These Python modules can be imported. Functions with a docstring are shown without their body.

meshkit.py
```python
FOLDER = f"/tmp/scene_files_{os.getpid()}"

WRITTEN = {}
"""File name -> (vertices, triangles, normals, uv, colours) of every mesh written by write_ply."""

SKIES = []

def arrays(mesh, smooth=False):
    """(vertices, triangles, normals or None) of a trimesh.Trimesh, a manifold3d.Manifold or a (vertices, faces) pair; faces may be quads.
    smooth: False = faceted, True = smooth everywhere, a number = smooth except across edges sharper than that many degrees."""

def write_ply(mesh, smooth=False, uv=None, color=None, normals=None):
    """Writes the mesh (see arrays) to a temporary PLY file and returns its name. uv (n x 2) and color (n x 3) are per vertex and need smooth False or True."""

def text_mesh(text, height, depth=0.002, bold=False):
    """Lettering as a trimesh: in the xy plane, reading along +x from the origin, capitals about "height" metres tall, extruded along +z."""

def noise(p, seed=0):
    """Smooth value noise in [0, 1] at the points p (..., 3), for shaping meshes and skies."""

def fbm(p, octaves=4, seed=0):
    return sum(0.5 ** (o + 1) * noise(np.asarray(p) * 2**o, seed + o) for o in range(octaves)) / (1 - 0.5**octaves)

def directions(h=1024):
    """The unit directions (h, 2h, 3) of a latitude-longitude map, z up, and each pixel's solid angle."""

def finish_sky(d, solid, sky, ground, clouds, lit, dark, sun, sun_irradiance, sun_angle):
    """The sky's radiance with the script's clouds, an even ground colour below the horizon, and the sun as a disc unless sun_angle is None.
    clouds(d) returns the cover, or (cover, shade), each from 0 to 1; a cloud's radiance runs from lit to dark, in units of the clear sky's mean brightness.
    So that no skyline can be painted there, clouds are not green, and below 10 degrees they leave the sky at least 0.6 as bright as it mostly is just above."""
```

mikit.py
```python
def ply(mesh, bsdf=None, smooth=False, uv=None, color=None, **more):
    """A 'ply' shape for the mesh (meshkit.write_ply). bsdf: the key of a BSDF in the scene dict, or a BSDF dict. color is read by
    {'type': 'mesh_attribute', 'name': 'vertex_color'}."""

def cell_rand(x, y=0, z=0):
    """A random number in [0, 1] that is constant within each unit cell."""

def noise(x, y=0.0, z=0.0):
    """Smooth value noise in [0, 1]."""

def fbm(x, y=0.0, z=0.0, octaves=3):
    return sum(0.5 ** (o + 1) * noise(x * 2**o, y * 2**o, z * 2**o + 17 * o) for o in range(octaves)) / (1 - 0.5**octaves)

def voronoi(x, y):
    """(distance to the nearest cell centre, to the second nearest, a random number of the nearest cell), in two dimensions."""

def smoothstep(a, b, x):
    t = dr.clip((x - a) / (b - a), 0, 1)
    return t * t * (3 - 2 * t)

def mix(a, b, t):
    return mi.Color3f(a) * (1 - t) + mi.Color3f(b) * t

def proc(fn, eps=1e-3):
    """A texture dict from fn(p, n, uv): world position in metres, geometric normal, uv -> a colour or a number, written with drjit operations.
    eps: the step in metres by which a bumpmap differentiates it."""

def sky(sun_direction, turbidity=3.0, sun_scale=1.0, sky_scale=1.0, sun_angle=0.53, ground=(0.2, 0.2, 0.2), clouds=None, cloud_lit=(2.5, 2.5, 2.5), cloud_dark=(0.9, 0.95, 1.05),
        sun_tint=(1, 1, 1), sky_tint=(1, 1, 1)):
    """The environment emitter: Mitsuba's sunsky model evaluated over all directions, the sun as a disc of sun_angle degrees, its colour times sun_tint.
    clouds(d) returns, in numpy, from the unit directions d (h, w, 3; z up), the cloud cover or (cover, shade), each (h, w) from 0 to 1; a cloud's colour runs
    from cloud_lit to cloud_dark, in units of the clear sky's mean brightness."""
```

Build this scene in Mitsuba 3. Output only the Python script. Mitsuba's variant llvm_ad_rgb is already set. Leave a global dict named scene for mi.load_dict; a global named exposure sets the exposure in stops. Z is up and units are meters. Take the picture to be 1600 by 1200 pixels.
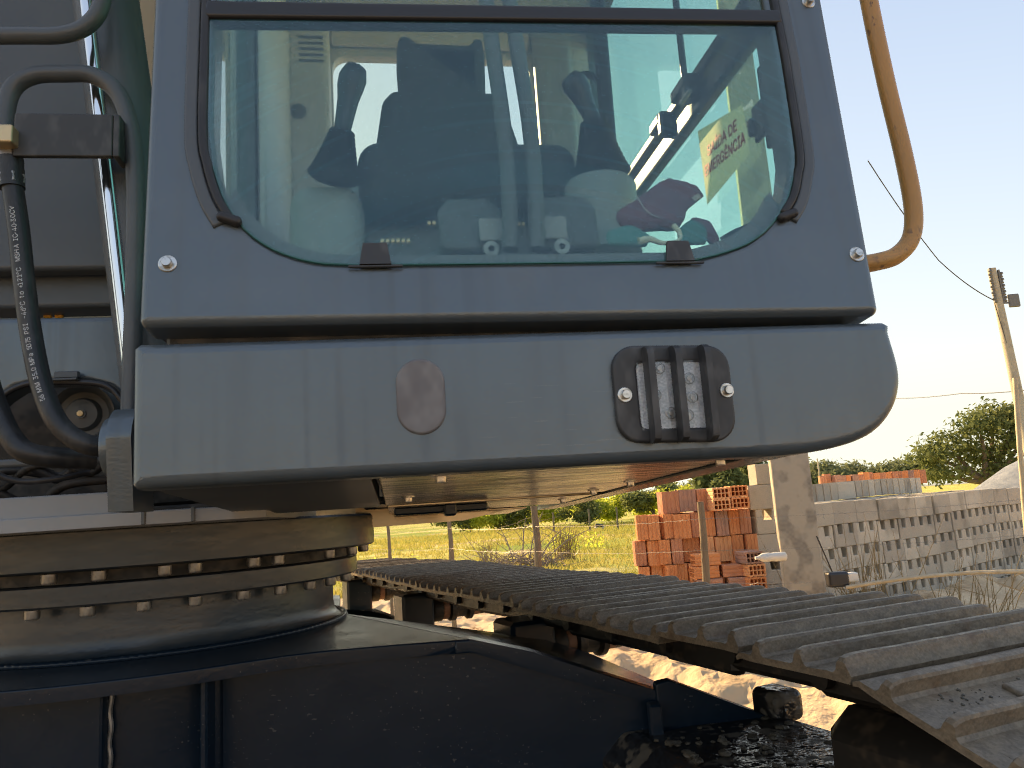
"""Front of a grey tracked excavator seen from low down, brick stacks and a grassy field behind."""
import math, random
import numpy as np, trimesh, shapely, shapely.geometry as sg
import manifold3d as m3
import drjit as dr, mitsuba as mi
import mikit, meshkit
from mikit import proc, noise, fbm, mix, smoothstep, voronoi, cell_rand

scene, labels = {}, {}
rng = np.random.default_rng(7)
EYE = 1.30
# ---------------------------------------------------------------- camera
_p, _r = math.radians(9.5), math.radians(3.85)
_F = np.array([0, math.cos(_p), math.sin(_p)]); _U0 = np.array([0, -math.sin(_p), math.cos(_p)]); _R0 = np.array([1.0, 0, 0])
_up = math.sin(_r) * _R0 + math.cos(_r) * _U0
_o = np.array([0, 0, EYE])
scene['camera'] = {'type': 'perspective', 'fov': math.degrees(2 * math.atan(800 / 1202)), 'fov_axis': 'x', 'near_clip': 0.05, 'far_clip': 2000.0,
                   'to_world': mi.ScalarTransform4f().look_at(origin=_o.tolist(), target=(_o + _F).tolist(), up=_up.tolist())}
# ---------------------------------------------------------------- light
SUN = (-0.62, 0.72, 0.50)
exposure = 3.35
def haze_veil(d):                                                  # thin milky haze, thicker low down and around the sun
    s = np.array(SUN) / np.linalg.norm(SUN); el = np.degrees(np.arcsin(np.clip(d[..., 2], -1, 1))); ang = np.degrees(np.arccos(np.clip(d @ s, -1, 1)))
    cover = np.clip(.5 + .6 * np.exp(-el / 14) + .7 * np.exp(-(ang / 34) ** 2), 0, .93)
    return cover, np.clip(.35 * (ang - 25) / 75 + (el - 3) / 38, 0, 1)
scene['sky'] = mikit.sky(SUN, turbidity=3.0, sun_scale=1.05, sun_tint=(1.0, 0.86, 0.66), sky_tint=(.97, 1.0, 1.06), ground=(0.2, 0.19, 0.16), clouds=haze_veil, cloud_lit=(1.5, 1.42, 1.06), cloud_dark=(.90, .94, 1.0))

# ---------------------------------------------------------------- frames
_a = math.radians(9.2)
CU = np.array([math.cos(_a), math.sin(_a), 0]); CD = np.array([-math.sin(_a), math.cos(_a), 0]); ZZ = np.array([0, 0, 1.0])
_t = math.radians(24)
TT = np.array([math.sin(_t), -math.cos(_t), 0]); LL = np.array([math.cos(_t), math.sin(_t), 0]); TC0 = 0.9224

def frame(o, x, y, z):
    M = np.eye(4); M[:3, 0], M[:3, 1], M[:3, 2], M[:3, 3] = x, y, z, o
    return M
CAB = frame([0, 0, 0], CU, CD, ZZ)                                 # (u, d, z) -> world
_k = math.hypot(1, .105)
FV = (.105 * CD + ZZ) / _k; FN = np.cross(CU, FV)                  # windscreen plane: (u, v, outward)
FRONT = frame(1.045 * CD + 1.575 * ZZ, CU, FV, FN)
FACE = frame(1.05 * CD, CU, ZZ, -CD)                               # bumper plane: (u, z, outward)
TRACK = frame(TC0 * LL, TT, LL, ZZ)                                # (s, lateral, z) -> world (left-handed order is fixed in add)
def cw(p): return np.asarray(p, float) @ np.array([CU, CD, ZZ])
def tw(s, l, z): return s * TT + (TC0 + l) * LL + z * ZZ

# ---------------------------------------------------------------- mesh helpers
def tm(v, f): return trimesh.Trimesh(np.asarray(v, float), np.asarray(f), process=False)
def cat(*ms): return trimesh.util.concatenate([m for m in ms if m is not None])
def xf(m, M):
    m = m.copy(); m.apply_transform(M)
    return m
def mv(m, *t): return xf(m, trimesh.transformations.translation_matrix(t))
def rotm(deg, ax): return trimesh.transformations.rotation_matrix(math.radians(deg), ax)
def cbox(sx, sy, sz, c=.004, o=(0, 0, 0)):
    """box with chamfered edges"""
    h = np.array([sx, sy, sz]) / 2; P = []
    c = min(c, .45 * min(sx, sy, sz))
    for s in np.ndindex(2, 2, 2):
        s = np.array(s) * 2 - 1
        for k in range(3):
            q = h - c; q[k] = h[k]; P.append(s * q)
    m = trimesh.convex.convex_hull(np.array(P)); m.apply_translation(o)
    return m
def rbox(sx, sy, sz, r, o=(0, 0, 0), n=2):
    """box with rounded edges"""
    s0 = trimesh.creation.icosphere(n, r).vertices; P = []
    for s in np.ndindex(2, 2, 2):
        P.append(s0 + (np.array(s) * 2 - 1) * (np.array([sx, sy, sz]) / 2 - r))
    m = trimesh.convex.convex_hull(np.vstack(P)); m.apply_translation(o)
    return m
def spline(P, n=8):
    P = np.asarray(P, float); Q = np.vstack([2 * P[0] - P[1], P, 2 * P[-1] - P[-2]]); out = []
    for i in range(1, len(Q) - 2):
        a, b, c, d = Q[i - 1:i + 3]
        for t in np.arange(n) / n:
            out.append(.5 * (2 * b + (c - a) * t + (2 * a - 5 * b + 4 * c - d) * t * t + (3 * b - a - 3 * c + d) * t ** 3))
    return np.vstack([out, P[-1:]])
def tube(P, r, sides=16, n=8, smooth=True):
    P = spline(P, n) if smooth and len(P) > 2 else np.asarray(P, float)
    r = np.broadcast_to(np.asarray(r, float), (len(P),)) if np.ndim(r) == 0 or len(r) == len(P) else np.interp(np.linspace(0, 1, len(P)), np.linspace(0, 1, len(r)), r)
    t = np.gradient(P, axis=0); t /= np.linalg.norm(t, axis=1, keepdims=True) + 1e-12
    a = np.cross(t[0], [0, 0, 1] if abs(t[0, 2]) < .9 else [1, 0, 0]); ang = np.arange(sides) * 2 * np.pi / sides; V = []
    for i in range(len(P)):
        a = a - t[i] * (a @ t[i]); a /= np.linalg.norm(a); b = np.cross(t[i], a)
        V.append(P[i] + r[i] * (np.cos(ang)[:, None] * a + np.sin(ang)[:, None] * b))
    V = np.vstack(V + [P[:1], P[-1:]]); F = []
    N = len(P)
    for i in range(N - 1):
        for j in range(sides):
            k = (j + 1) % sides
            F += [[i * sides + j, i * sides + k, (i + 1) * sides + k], [i * sides + j, (i + 1) * sides + k, (i + 1) * sides + j]]
    for j in range(sides):
        k = (j + 1) % sides
        F += [[N * sides, k, j], [N * sides + 1, (N - 1) * sides + j, (N - 1) * sides + k]]
    return tm(V, F)
def lathe(prof, n=48):
    """revolve (radius, height) points about z"""
    return trimesh.creation.revolve(np.asarray(prof, float), sections=n)
def along(m, o, z, up=(0, 0, 1)):
    """put a z-axis mesh at o along direction z"""
    z = np.asarray(z, float) / np.linalg.norm(z); x = np.cross(up, z)
    if np.linalg.norm(x) < 1e-6: x = np.array([1.0, 0, 0])
    x /= np.linalg.norm(x)
    return xf(m, frame(o, x, np.cross(z, x), z))
def ring(P):
    """densify and smooth-corner ready closed contour"""
    P = np.asarray(P, float)
    return P[:-1] if np.allclose(P[0], P[-1]) else P
def roundpoly(P, R, n=6):
    """corner rounding of a polygon; R one radius or one per corner"""
    P = np.asarray(P, float); R = np.broadcast_to(R, (len(P),)); out = []
    for i in range(len(P)):
        a, b, c = P[i - 1], P[i], P[(i + 1) % len(P)]
        u, v = (a - b), (c - b); lu, lv = np.linalg.norm(u), np.linalg.norm(v); u, v = u / lu, v / lv
        if R[i] <= 0: out.append(b); continue
        ang = math.acos(np.clip(u @ v, -1, 1)); d = min(R[i] / math.tan(ang / 2), .49 * lu, .49 * lv); rr = d * math.tan(ang / 2)
        w = (u + v) / np.linalg.norm(u + v); ctr = b + w * rr / math.sin(ang / 2)
        p0, p1 = b + u * d, b + v * d; a0, a1 = math.atan2(*(p0 - ctr)[::-1]), math.atan2(*(p1 - ctr)[::-1])
        da = (a1 - a0 + math.pi) % (2 * math.pi) - math.pi
        for t in np.linspace(0, 1, n): out.append(ctr + rr * np.array([math.cos(a0 + da * t), math.sin(a0 + da * t)]))
    return np.array(out)
def dense(P, L=.03):
    out = []
    for a, b in zip(P, np.roll(P, -1, 0)):
        k = max(1, int(np.linalg.norm(b - a) / L))
        out += [a + (b - a) * t for t in np.arange(k) / k]
    return np.array(out)
def _inset(P, d, ccw):
    e = np.roll(P, -1, 0) - P; e /= np.linalg.norm(e, axis=1, keepdims=True) + 1e-12
    n = np.stack([-e[:, 1], e[:, 0]], 1); m = n + np.roll(n, 1, 0)
    m /= np.maximum((m * m).sum(1, keepdims=True) / 2, .3)
    return P + m * (d if ccw else -d)
def bev(outer, depth, r=.006, holes=(), seg=3, back=True):
    """extrusion along +z from -depth to 0 with its front edges rounded by r"""
    loops = []
    for k, P in enumerate([outer, *holes]):
        P = ring(P); area = np.sum(P[:, 0] * np.roll(P[:, 1], -1) - P[:, 1] * np.roll(P[:, 0], -1))
        if (area > 0) != (k == 0): P = P[::-1]
        loops.append(P)
    V, F, caps = [], [], []
    for k, P in enumerate(loops):
        rows = [(0, -depth)] + [(r * (1 - math.cos(t)), -r * (1 - math.sin(t))) for t in np.linspace(0, math.pi / 2, seg + 1)]
        base = sum(len(x) for x in V); n = len(P)
        for ins, z in rows: V.append(np.column_stack([_inset(P, ins, True), np.full(n, z)]))
        for i in range(len(rows) - 1):
            for j in range(n):
                q = (j + 1) % n; a, b, c, d = base + i * n + j, base + i * n + q, base + (i + 1) * n + q, base + (i + 1) * n + j
                F += [[a, b, c], [a, c, d]]
        caps.append(_inset(P, r, True))
    parts = [tm(np.vstack(V), F)]
    poly = sg.Polygon(caps[0], caps[1:])
    v, f = trimesh.creation.triangulate_polygon(poly, engine='earcut')
    parts.append(tm(np.column_stack([v, np.zeros(len(v))]), _ccw(v, f)))
    if back:
        v, f = trimesh.creation.triangulate_polygon(sg.Polygon(loops[0], loops[1:]), engine='earcut')
        parts.append(tm(np.column_stack([v, np.full(len(v), -depth)]), _ccw(v, f)[:, ::-1]))
    m = cat(*parts); m.merge_vertices()
    return m
def _ccw(v, f):
    f = np.asarray(f); a = np.cross(v[f[:, 1]] - v[f[:, 0]], v[f[:, 2]] - v[f[:, 0]])
    return np.where((a > 0)[:, None], f, f[:, ::-1])
def prism(P, h, holes=()):
    return trimesh.creation.extrude_polygon(sg.Polygon(P, holes), h, engine='earcut')
def hexbolt(r=.008, h=.007, washer=.013, flange=True):
    """bolt head along +z: washer, hexagon with a chamfered top"""
    ang = np.arange(6) * np.pi / 3; P = [[*(r * np.array([math.cos(a), math.sin(a)])), z] for a in ang for z in (0, h * .8)]
    P += [[*(r * .8 * np.array([math.cos(a), math.sin(a)])), h] for a in np.arange(12) * np.pi / 6]
    hx = mv(trimesh.convex.convex_hull(np.array(P)), 0, 0, .002)
    if not washer: return hx
    w = lathe([(0, 0), (washer, 0), (washer, .0014), (washer * .93, .002), (0, .002)], 24)
    return cat(w, hx)
def orient(m):
    return m

def add(key, mesh, mat, smooth=35, M=None, to=None, **kw):
    if M is not None:
        mesh = xf(mesh, M)
        if np.linalg.det(M[:3, :3]) < 0: mesh = tm(mesh.vertices, mesh.faces[:, ::-1])
    d = mikit.ply(mesh, mat, smooth=smooth, **kw)
    if to is not None: d = {**d, 'to_world': mi.ScalarTransform4f(np.asarray(to, float).tolist())}
    key = num(key); scene[key] = d
    return key
def num(key):
    if key not in scene: return key
    i = 1
    while f'{key}_{i:03d}' in scene: i += 1
    return f'{key}_{i:03d}'
def again(key, src, to):
    key = num(key); scene[key] = {**scene[src], 'to_world': mi.ScalarTransform4f(np.asarray(to, float).tolist())}
    return key
def lab(key, label, cat_=None, group=None, kind=None):
    labels[key] = {'label': label}
    if cat_: labels[key]['category'] = cat_
    if group: labels[key]['group'] = group
    if kind: labels[key]['kind'] = kind

# ---------------------------------------------------------------- materials
def principled(base, rough=.5, metallic=0., spec=.5, **kw):
    tex = lambda c: proc(c) if callable(c) else ({'type': 'rgb', 'value': list(c)} if np.ndim(c) else float(c))
    return {'type': 'principled', 'base_color': tex(base), 'roughness': tex(rough), 'metallic': tex(metallic), 'specular': spec, **kw}
def material(name, base, rough=.5, metallic=0., spec=.5, bump=None, height=1.0, eps=1e-3, **kw):
    b = principled(base, rough, metallic, spec, **kw)
    if bump is not None: b = {'type': 'bumpmap', 'texture': proc(bump, eps), 'scale': float(height), 'bsdf': b}
    scene[name] = {'type': 'twosided', 'bsdf': b}
    return name

def cu(p): return p.x * CU[0] + p.y * CU[1]
def cd(p): return p.x * CD[0] + p.y * CD[1]
def _grey(p, n, uv):
    u, d = cu(p), cd(p)
    st = smoothstep(.5, .8, noise(u * 110, d * 8, p.z * 1.8)) * smoothstep(.3, .7, noise(u * 9, 3.1, p.z * 3))
    sp = smoothstep(.74, .84, noise(u * 45, d * 45, p.z * 30)) * .35
    dust = smoothstep(.45, .75, fbm(u * 6, d * 6, p.z * 6))
    c = mix((.118, .143, .162), (.155, .174, .184), .45 * dust)
    c = mix(c, (.10, .115, .125), .42 * st)
    sc = smoothstep(.87, .90, noise(u * 24, d * 24, p.z * 420)) * smoothstep(.6, .75, noise(u * 5, d * 5, p.z * 5 + 40))
    c = mix(c, (.22, .23, .23), .35 * sc)
    return mix(c, (.12, .13, .135), .5 * sp)
def _grey_r(p, n, uv):
    u, d = cu(p), cd(p)
    return .24 + .14 * fbm(u * 7, d * 7, p.z * 7 + 9) + .12 * smoothstep(.5, .8, noise(u * 90, d * 8, p.z * 1.6))
material('paint_grey', _grey, _grey_r, .5, .5, bump=lambda p, n, uv: fbm(p.x * 260, p.y * 260, p.z * 260, 2), height=.00035, eps=6e-4)
def _black(p, n, uv):
    s = smoothstep(.86, .90, noise(p.x * 170, p.y * 170, p.z * 170)) * smoothstep(.5, .6, noise(p.x * 8, p.y * 8, p.z * 8))
    return mix((.006, .015, .028), (.10, .095, .088), .6 * s)
material('paint_black', _black, lambda p, n, uv: .16 + .2 * fbm(p.x * 14, p.y * 14, p.z * 14), 0., .32, bump=lambda p, n, uv: fbm(p.x * 110, p.y * 110, p.z * 110, 2), height=.00018, eps=1e-3)
material('paint_ring', lambda p, n, uv: mix((.030, .042, .056), (.055, .062, .068), smoothstep(.4, .7, fbm(p.x * 9, p.y * 9, p.z * 40))),
         lambda p, n, uv: .2 + .18 * fbm(p.x * 20, p.y * 20, p.z * 90), .12, .5, bump=lambda p, n, uv: fbm(p.x * 120, p.y * 120, p.z * 120, 2), height=.0004, eps=8e-4)
material('paint_dark', lambda p, n, uv: mix((.06, .072, .086), (.085, .094, .10), fbm(p.x * 8, p.y * 8, p.z * 8)), lambda p, n, uv: .3 + .2 * fbm(p.x * 11, p.y * 11, p.z * 11), 0., .5,
         bump=lambda p, n, uv: fbm(p.x * 200, p.y * 200, p.z * 200, 2), height=.0003, eps=8e-4)
material('grime', lambda p, n, uv: mix((.012, .012, .012), (.06, .05, .04), smoothstep(.4, .75, fbm(p.x * 30, p.y * 30, p.z * 30))), .6)
material('rubber', lambda p, n, uv: mix((.018, .018, .02), (.06, .06, .06), .5 * smoothstep(.5, .8, fbm(p.x * 40, p.y * 40, p.z * 12))), .5)
material('hose_rubber', lambda p, n, uv: mix((.016, .017, .019), (.05, .05, .05), .6 * smoothstep(.45, .8, fbm(p.x * 50, p.y * 50, p.z * 15))), .42, bump=lambda p, n, uv: noise(p.x * 300, p.y * 300, p.z * 300), height=.0002, eps=8e-4)
material('zinc', lambda p, n, uv: mix((.62, .61, .58), (.4, .38, .33), smoothstep(.5, .75, fbm(p.x * 150, p.y * 150, p.z * 150))), .3, .85)
material('bolt_steel', lambda p, n, uv: mix((.36, .35, .33), (.15, .14, .13), fbm(p.x * 80, p.y * 80, p.z * 80)), .35, .6)
material('chrome', (.8, .8, .8), .12, 1.0)
material('brass', (.62, .48, .28), .45, .8)
material('plug_plastic', lambda p, n, uv: mix((.135, .125, .127), (.20, .19, .186), smoothstep(.4, .8, fbm(p.x * 38, p.y * 38, p.z * 22))), .55)
material('guard_plastic', lambda p, n, uv: mix((.035, .036, .038), (.07, .07, .07), smoothstep(.45, .8, fbm(p.x * 60, p.y * 60, p.z * 25))), .48, bump=lambda p, n, uv: noise(p.x * 700, p.y * 700, p.z * 700), height=.0001, eps=4e-4)
material('orange_paint', lambda p, n, uv: mix(mix((.45, .235, .06), (.34, .18, .06), fbm(p.x * 12, p.y * 12, p.z * 7)), (.14, .08, .045), smoothstep(.62, .72, fbm(p.x * 130, p.y * 130, p.z * 60)) * smoothstep(.4, .65, noise(p.x * 9, p.y * 9, p.z * 9))), .42, bump=lambda p, n, uv: noise(p.x * 400, p.y * 400, p.z * 400), height=.0002, eps=6e-4)
material('yellow_paint', (.6, .3, .03), .45)
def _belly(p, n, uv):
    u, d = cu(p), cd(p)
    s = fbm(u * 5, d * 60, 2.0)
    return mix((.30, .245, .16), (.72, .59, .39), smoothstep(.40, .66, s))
material('belly_warm_light', _belly, lambda p, n, uv:   .12 + .2 * fbm(cu(p) * 5, cd(p) * 50, 1.), .55, .5, bump=lambda p, n, uv: fbm(cu(p) * 10, cd(p) * 60, 3., 2), height=.0012, eps=1.5e-3)  # golden base colour stands in for light bounced up from sunlit ground
def _track(p, n, uv):
    d = smoothstep(.25, .8, .55 * fbm(p.x * 240, p.y * 240, p.z * 240) + .25 * noise(p.x * 60, p.y * 60, p.z * 60) + .2 * noise(p.x * 9, p.y * 9, p.z * 9))
    r = smoothstep(.6, .8, fbm(p.x * 24 + 5, p.y * 24, p.z * 24))
    c = mix((.105, .082, .058), (.20, .155, .105), d)
    return mix(c, (.1, .055, .03), .5 * r)
material('track_steel', _track, lambda p, n, uv: .33 + .3 * fbm(p.x * 90, p.y * 90, p.z * 90), .08, .3, bump=lambda p, n, uv: fbm(p.x * 70, p.y * 70, p.z * 70, 3), height=.0025, eps=1.2e-3)
material('chain_steel', lambda p, n, uv: mix((.014, .012, .01), (.05, .035, .022), smoothstep(.5, .8, fbm(p.x * 30, p.y * 30, p.z * 30))), .5, .2)
material('rust_roller', lambda p, n, uv: mix((.10, .045, .022), (.22, .11, .06), fbm(p.x * 40, p.y * 40, p.z * 40)), .6, .1)
def _oil(p, n, uv):
    return mix((.012, .012, .013), (.075, .065, .05), smoothstep(.53, .66, fbm(p.x * 26, p.y * 26, p.z * 26)))
material('oily_black', _oil, lambda p, n, uv: .16 + .5 * smoothstep(.5, .66, fbm(p.x * 26, p.y * 26, p.z * 26)), 0., .6, bump=lambda p, n, uv: fbm(p.x * 60, p.y * 60, p.z * 60, 3), height=.006, eps=1.5e-3)
material('mud_clod', lambda p, n, uv: mix((.03, .027, .022), (.10, .085, .06), fbm(p.x * 60, p.y * 60, p.z * 60)), .6)
# interior
material('trim_light', lambda p, n, uv: mix((.50, .52, .54), (.58, .58, .58), fbm(p.x * 7, p.y * 7, p.z * 7)), .55)
material('trim_dark', (.11, .115, .12), .5)
material('paint_grey_lit', lambda p, n, uv: mix((.22, .24, .26), (.30, .30, .30), fbm(p.x * 9, p.y * 9, p.z * 9)), .35)  # paler copy of the grey paint, sky reflection put into its colour
material('roof_liner', (.60, .57, .52), .8)
material('seat_cloth', lambda p, n, uv: mix((.028, .03, .034), (.045, .046, .05), noise(p.x * 200, p.y * 200, p.z * 200)), .85)
material('console_grey', (.30, .31, .32), .5)
material('cab_black', (.02, .02, .022), .35)
material('cap_maroon', lambda p, n, uv: mix((.15, .05, .075), (.22, .085, .11), fbm(p.x * 25, p.y * 25, p.z * 25)), .85)
material('cap_trim', (.45, .42, .4), .8)
material('teal_cloth', lambda p, n, uv: mix((.05, .17, .16), (.09, .24, .22), fbm(p.x * 20, p.y * 20, p.z * 20)), .8)
material('strap_webbing', (.6, .58, .45), .7)
scene['sticker_paper'] = {'type': 'principledthin', 'base_color': {'type': 'rgb', 'value': [.80, .77, .52]}, 'roughness': .6, 'diff_trans': 1.0, 'spec_trans': 0.0}
material('sticker_red', (.42, .012, .02), .6, 0., .2)
material('print_white', (.55, .55, .55), .6)
material('green_tag', (.03, .3, .12), .5)
def glass(name, tint, dust, streak, spec=1.0):
    def w(p, n, uv):
        u, d = cu(p), cd(p)
        s = smoothstep(.84, .92, noise(u * 260, d * 260, p.z * 260)) * .25
        sw = smoothstep(.5, .85, noise(u * 14, d * 9, p.z * 110)) * streak
        r = dr.sqrt(dr.square(u - .22) + dr.square(p.z - 1.30)); arc = smoothstep(.62, .8, noise(r * 130, 4.)) * smoothstep(.35, .7, noise(u * 6, d * 6, p.z * 6 + 3))
        sw = sw + .45 * dust * arc
        return dr.clip(dust * (.7 + .8 * fbm(u * 5, d * 5, p.z * 4)) + s * dust * 3 + sw, 0, 1)
    scene[name] = {'type': 'blendbsdf', 'weight': proc(w),
                   'bsdf_0': {'type': 'thindielectric', 'int_ior': 1.5, 'specular_transmittance': {'type': 'rgb', 'value': list(tint)}, 'specular_reflectance': {'type': 'rgb', 'value': [spec] * 3}},
                   'bsdf_1': {'type': 'twosided', 'bsdf': {'type': 'diffuse', 'reflectance': {'type': 'rgb', 'value': [.10, .46, .62]}}}}
glass('glass_front', (.80, .95, .91), .062, .004)
glass('glass_side', (.56, .92, .76), .05, .01)
glass('glass_rear', (.95, .98, .97), .02, .0)
material('glass_edge', (.02, .09, .075), .2)
# setting
def _conc(c0, c1):
    def f(p, n, uv):
        g = noise(p.x * 140, p.y * 140, p.z * 140)
        st = smoothstep(.55, .72, fbm(p.x * 5 + 3, p.y * 5, p.z * 3)); dk = smoothstep(.5, .8, fbm(p.x * 1.1, p.y * 1.1, p.z * 1.4 + 5))
        return mix(c0, c1, .45 * g + .6 * fbm(p.x * 4, p.y * 4, p.z * 4)) * (1 - .28 * st) * (1 - .15 * dk)
    return f
for k, (a, b) in enumerate([((.33, .295, .235), (.48, .43, .34)), ((.38, .345, .275), (.54, .485, .39)), ((.29, .26, .21), (.43, .385, .31))]):
    material(f'block_concrete_{k}', _conc(a, b), .9, 0., .2, bump=lambda p, n, uv: noise(p.x * 160, p.y * 160, p.z * 160), height=.003, eps=2e-3)
for k, (a, b) in enumerate([((.52, .205, .085), (.66, .31, .14)), ((.60, .29, .13), (.72, .40, .21)), ((.40, .18, .09), (.52, .26, .165)), ((.22, .18, .165), (.50, .26, .17))]):
    material(f'terracotta_{k}', (lambda a, b: lambda p, n, uv: mix(a, b, fbm(p.x * 9, p.y * 9, p.z * 9)))(a, b), .85, 0., .2)
def _pole(p, n, uv):
    s = smoothstep(.45, .62, fbm(p.x * 11, p.y * 11, p.z * 7)); t = smoothstep(.4, .7, fbm(p.x * 3, p.y * 3, p.z * 1.2))
    return mix(mix((.36, .325, .26), (.19, .175, .15), s * t), (.41, .37, .30), .4 * noise(p.x * 60, p.y * 60, p.z * 60))
material('pole_concrete', _pole, .9, 0., .2, bump=lambda p, n, uv: fbm(p.x * 40, p.y * 40, p.z * 40), height=.004, eps=3e-3)
material('post_concrete', lambda p, n, uv: mix((.17, .155, .12), (.10, .09, .07), fbm(p.x * 20, p.y * 20, p.z * 6)), .9, 0., .2)
material('post_wood', lambda p, n, uv: mix((.26, .205, .14), (.13, .10, .07), fbm(p.x * 40, p.y * 40, p.z * 5)), .85, 0., .2)
material('bamboo', lambda p, n, uv: mix((.52, .45, .31), (.33, .27, .17), fbm(p.x * 30, p.y * 30, p.z * 30)), .6)
material('wire_steel', (.25, .24, .22), .5, .5)
material('cable_black', (.04, .04, .04), .6)
def _sand(p, n, uv):
    g = smoothstep(12.5, 17., p.y + 5 * fbm(p.x * .35, p.y * .35, 0.) - 2.5 + .25 * dr.maximum(p.x - 2, 0))
    trk = smoothstep(.6, .9, 1 - dr.abs(p.y - 34 - 2 * noise(p.x * .1, 0., 0.) + .15 * p.x) / 4.0) * .8
    s = mix((.42, .32, .20), (.55, .435, .285), fbm(p.x * 3, p.y * 3, 0.)); s = mix(s, (.30, .225, .14), .5 * smoothstep(.6, .8, fbm(p.x * 11, p.y * 11, 1.)))
    gr = mix((.29, .29, .065), (.50, .43, .13), smoothstep(.35, .65, fbm(p.x * .5, p.y * .5, 3.))); gr = mix(gr, (.17, .23, .035), .7 * smoothstep(.5, .7, fbm(p.x * .17, p.y * .17, 7.)))
    gr = mix(gr, (.36, .28, .17), .7 * smoothstep(.62, .75, fbm(p.x * .9, p.y * .5, 11.)))
    gr = mix(gr, (.42, .31, .19), trk)
    yard = mix((.05, .05, .048), (.085, .08, .072), fbm(p.x * 2, p.y * 2, 5.))  # out-of-view dark ground before the machine, added to cut warm bounce and reflections
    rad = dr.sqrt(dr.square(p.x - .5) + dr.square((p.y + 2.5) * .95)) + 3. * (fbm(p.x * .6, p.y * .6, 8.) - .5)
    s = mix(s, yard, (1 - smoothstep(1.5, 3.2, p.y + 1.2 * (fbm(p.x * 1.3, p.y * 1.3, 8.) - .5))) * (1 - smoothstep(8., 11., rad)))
    return mix(s, gr, g)
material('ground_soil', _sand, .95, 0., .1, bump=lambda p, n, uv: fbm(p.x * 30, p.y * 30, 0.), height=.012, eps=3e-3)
def leaf(name, a, b, f=2.0, tr=.7):
    scene[name] = {'type': 'principledthin', 'base_color': proc(lambda p, n, uv: mix(a, b, fbm(p.x * f, p.y * f, p.z * f))), 'roughness': .6, 'diff_trans': tr, 'spec_trans': 0.0}
leaf('leaf_dark', (.14, .17, .09), (.21, .23, .12), .6, 1.1)
leaf('leaf_mid', (.12, .155, .06), (.19, .21, .085), .6, 1.0)
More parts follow.
